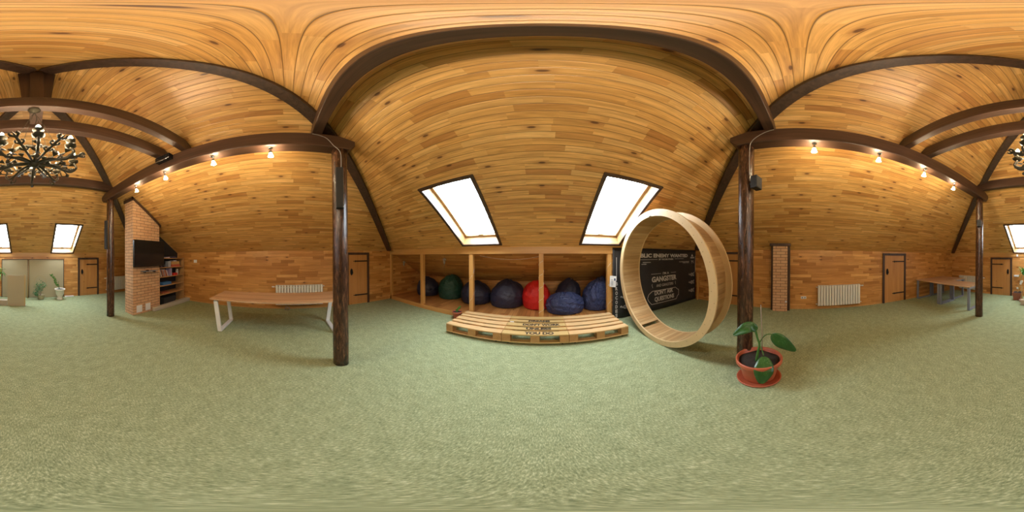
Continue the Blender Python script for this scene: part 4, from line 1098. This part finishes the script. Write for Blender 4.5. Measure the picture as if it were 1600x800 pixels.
for p in sp[6:]:
    for s in (-1, 1):
        d = V((s * .05, rnd.uniform(-.03, .03), rnd.uniform(.0, .05))); leaf_bm(bm, None, [p, p + d * .6 + V((0, 0, .012)), p + d * 1.3], .03, V((0, -1, .6)), 4)
obj('foliage', bm, 'leaf2', e)
# spiky plant in square pot right of the panels
e = thing('potted_yucca', (1.39, -5.87, 0), 'spiky green plant on a tall cane in a brown pot left of the beige panels', 'plant')
bm = nb(); hexa(bm, [(-.13, -.13, 0), (.13, -.13, 0), (.13, .13, 0), (-.13, .13, 0), (-.165, -.165, .27), (.165, -.165, .27), (.165, .165, .27), (-.165, .165, .27)]); box(bm, -.175, .175, -.175, .175, .255, .285); obj('pot', bm, plain('brown_pot', (.26, .085, .045), .5), e, bevel=.008)
bm = nb(); box(bm, -.15, .15, -.15, .15, .27, .29); obj('soil', bm, 'soil', e)
bm = nb(); tube(bm, spline([(0, .0, .28), (-.06, .03, .5), (-.12, .08, .75), (-.22, .12, .95)], 6), .018, 8); obj('cane', bm, 'cane', e)
rnd = random.Random(3); bm = nb()
for i in range(26):
    a = rnd.uniform(0, 2 * pi); el = rnd.uniform(-.1, 1.2); L = rnd.uniform(.28, .42); c = V((-.23, .12, .95)); d = V((cos(a) * cos(el), sin(a) * cos(el) * .8, sin(el)))
    leaf_bm(bm, None, [c, c + d * L * .5 + V((0, 0, .05)), c + d * L + V((0, 0, -.14 * (1 - el / 1.6)))], .035, V((0, 0, 1)), 8)
solid(obj('foliage', bm, 'leaf2', e))
e = thing('orchid', (1.17, -5.60, 0), 'white flowering orchid on bamboo canes in front of the brown pot', 'plant')
bm = nb(); tube(bm, [(.0, 0, .06), (.02, 0, .6)], .010, 6); tube(bm, [(.06, 0, .06), (-.02, .02, .55)], .008, 6); tube(bm, [(-.04, .02, .06), (.03, 0, .42)], .008, 6); obj('cane', bm, 'cane', e)
for c, r in (((.03, 0, .72), .055), ((.05, .01, .66), .045), ((.16, .05, .50), .04), ((.0, .02, .75), .04)):
    bm = nb()
    for k in range(5):
        a = k * 2 * pi / 5; d = V((cos(a), -.25, sin(a))); leaf_bm(bm, None, [V(c), V(c) + d * r * .6, V(c) + d * r], r * .9, V((0, -1, 0)), 4)
    solid(obj('flower', bm, 'paper', e))
bm = nb(); lathe(bm, [(0, 0), (.09, 0), (.11, .08), (.10, .08), (0, .06)], n=18); obj('pot', bm, plain('pinkish_pot', (.55, .38, .28), .5), e)

# ------------------------------------------------------------------ beige panels
def panel(name, x0, x1, label, mat='mdf'):
    e = wthing(name, ((x0 + x1) / 2, YB + .06, 0), label, 'panel', 'beige panels standing against the back wall')
    bm = nb(); box(bm, x0 + .02, x1 - .02, YB + .045, YB + .065, .02, 1.50); obj('board', bm, mat, e)
    bm = nb(); box(bm, x0, x0 + .024, YB + .014, YB + .075, 0, 1.525); box(bm, x1 - .024, x1, YB + .014, YB + .075, 0, 1.525); box(bm, x0, x1, YB + .014, YB + .075, 1.50, 1.525); obj('frame', bm, 'darkz', e)
panel('wall_panel', -1.27, .125, 'wide framed beige panel against the back wall behind the leafy bush')
panel('wall_panel', .135, 1.18, 'framed beige panel against the back wall beside the spiky plant')
e = wthing('standing_board', (.50, -5.165, 0), 'loose beige board standing upright on the carpet before the framed panels', 'board')
bm = nb(); box(bm, .235, .77, -5.175, -5.155, .0, 1.02); obj('board', bm, 'mdf2', e)
bm = nb(); box(bm, .20, .235, -5.26, -5.15, 0, 1.03); obj('edge_post', bm, 'cane', e)
bm = nb(); tube(bm, [(.20, -5.20, .03), (.20, -5.15, .03)], .02, 8); obj('foot', bm, 'paper', e)
e = wthing('low_box', (.98, -5.24, 0), 'low pale beige box on the carpet between the loose board and the orchid', 'box')
bm = nb(); box(bm, .79, 1.13, -5.32, -5.17, 0, .15); obj('box_body', bm, plain('pale_card', (.44, .35, .25), .7), e, bevel=.005)
bm = nb(); box(bm, .78, 1.14, -5.33, -5.16, .15, .18); obj('lid', bm, plain('pale_card_lid', (.46, .37, .27), .7), e, bevel=.005)
e = wthing('bamboo_pole', (.14, -6.28, 0), 'thin bamboo pole leaning where the two framed panels meet', 'pole')
bm = nb(); tube(bm, [(.15, -6.22, 0), (.135, -6.30, .75), (.13, -6.32, 1.48)], [.018, .014, .010], 8); obj('pole', bm, 'cane', e)

# ------------------------------------------------------------------ small wall fittings
def fitting(name, wall, t, z, w, h, d, label, cat, mat='paper', parts=None):
    P = {'L': (XL + .0, t), 'R': (XR, t), 'B': (t, YB)}[wall]
    e = wthing(name, (P[0], P[1], z), label, cat)
    bm = nb()
    if wall == 'R': box(bm, XR - d, XR - .001, t - w / 2, t + w / 2, z, z + h)
    if wall == 'L': box(bm, XL + .001, XL + d, t - w / 2, t + w / 2, z, z + h)
    if wall == 'B': box(bm, t - w / 2, t + w / 2, YB + .001, YB + d, z, z + h)
    obj('plate', bm, mat, e, bevel=.003)
    if parts:
        for dt in parts:
            bm = nb()
            if wall == 'R': tube(bm, [(XR - d + .001, t + dt, z + h / 2), (XR - d - .004, t + dt, z + h / 2)], .022, 14)
            obj('socket', bm, 'grey', e)
fitting('wall_socket', 'R', -.12, .325, .16, .075, .012, 'white double wall socket between brick pilaster and radiator', 'socket', parts=(-.038, .038))
fitting('paper_note', 'L', -3.07, 1.395, .13, .10, .004, 'small pale paper note pinned to the left wall beside the bookcase', 'note')
fitting('thermostat', 'B', 1.535, 1.62, .07, .09, .03, 'small white sensor box on the back wall above the spiky plant', 'sensor')
fitting('wall_box', 'B', 1.56, .81, .20, .07, .06, 'white box shelf on the back wall beside the far door', 'box')
bm = nb(); box(bm, -1.66, -1.30, -6.36, -6.28, 0, .04); tag(obj('extension_block', bm, 'paper', bevel=.006), 'white power strip on the floor at the back wall by the white pedestal pot', 'power strip')
# hidden joint lines: narrow cabinet outline in the left wall cladding
# ------------------------------------------------------------------ world, camera, output
w = bpy.data.worlds.new('World'); scene.world = w; w.use_nodes = True
bg = w.node_tree.nodes['Background']; bg.inputs[0].default_value = (.86, .94, 1.0, 1); bg.inputs[1].default_value = 12.0
cam = bpy.data.cameras.new('Camera'); cam.type = 'PANO'
cam.panorama_type = 'EQUIRECTANGULAR'
co = bpy.data.objects.new('Camera', cam); COL.objects.link(co); scene.camera = co
pit, rol, yaw = -.007, .0029, .1948
c, s = cos(pit), sin(pit); Rp = Mx(((1, 0, 0), (0, c, -s), (0, s, c)))
c, s = cos(rol), sin(rol); Rr = Mx(((c, 0, s), (0, 1, 0), (-s, 0, c)))
c, s = cos(yaw), sin(yaw); Ry = Mx(((c, -s, 0), (s, c, 0), (0, 0, 1)))
Tm = Mx(((1, 0, 0), (0, 0, -1), (0, 1, 0)))
co.matrix_world = Mx.Translation((0, 0, H)) @ (Ry @ Rr @ Rp @ Tm).to_4x4()
for o in bpy.data.objects:
    if '_w' in o: del o['_w']
scene.view_settings.view_transform = 'Standard'; scene.view_settings.look = 'None'
scene.view_settings.exposure = 1.08; scene.view_settings.gamma = 1.0; scene.view_settings.use_curve_mapping = False
scene.cycles.use_denoising = True
scene.cycles.max_bounces = 10; scene.cycles.diffuse_bounces = 6; scene.cycles.sample_clamp_indirect = 8
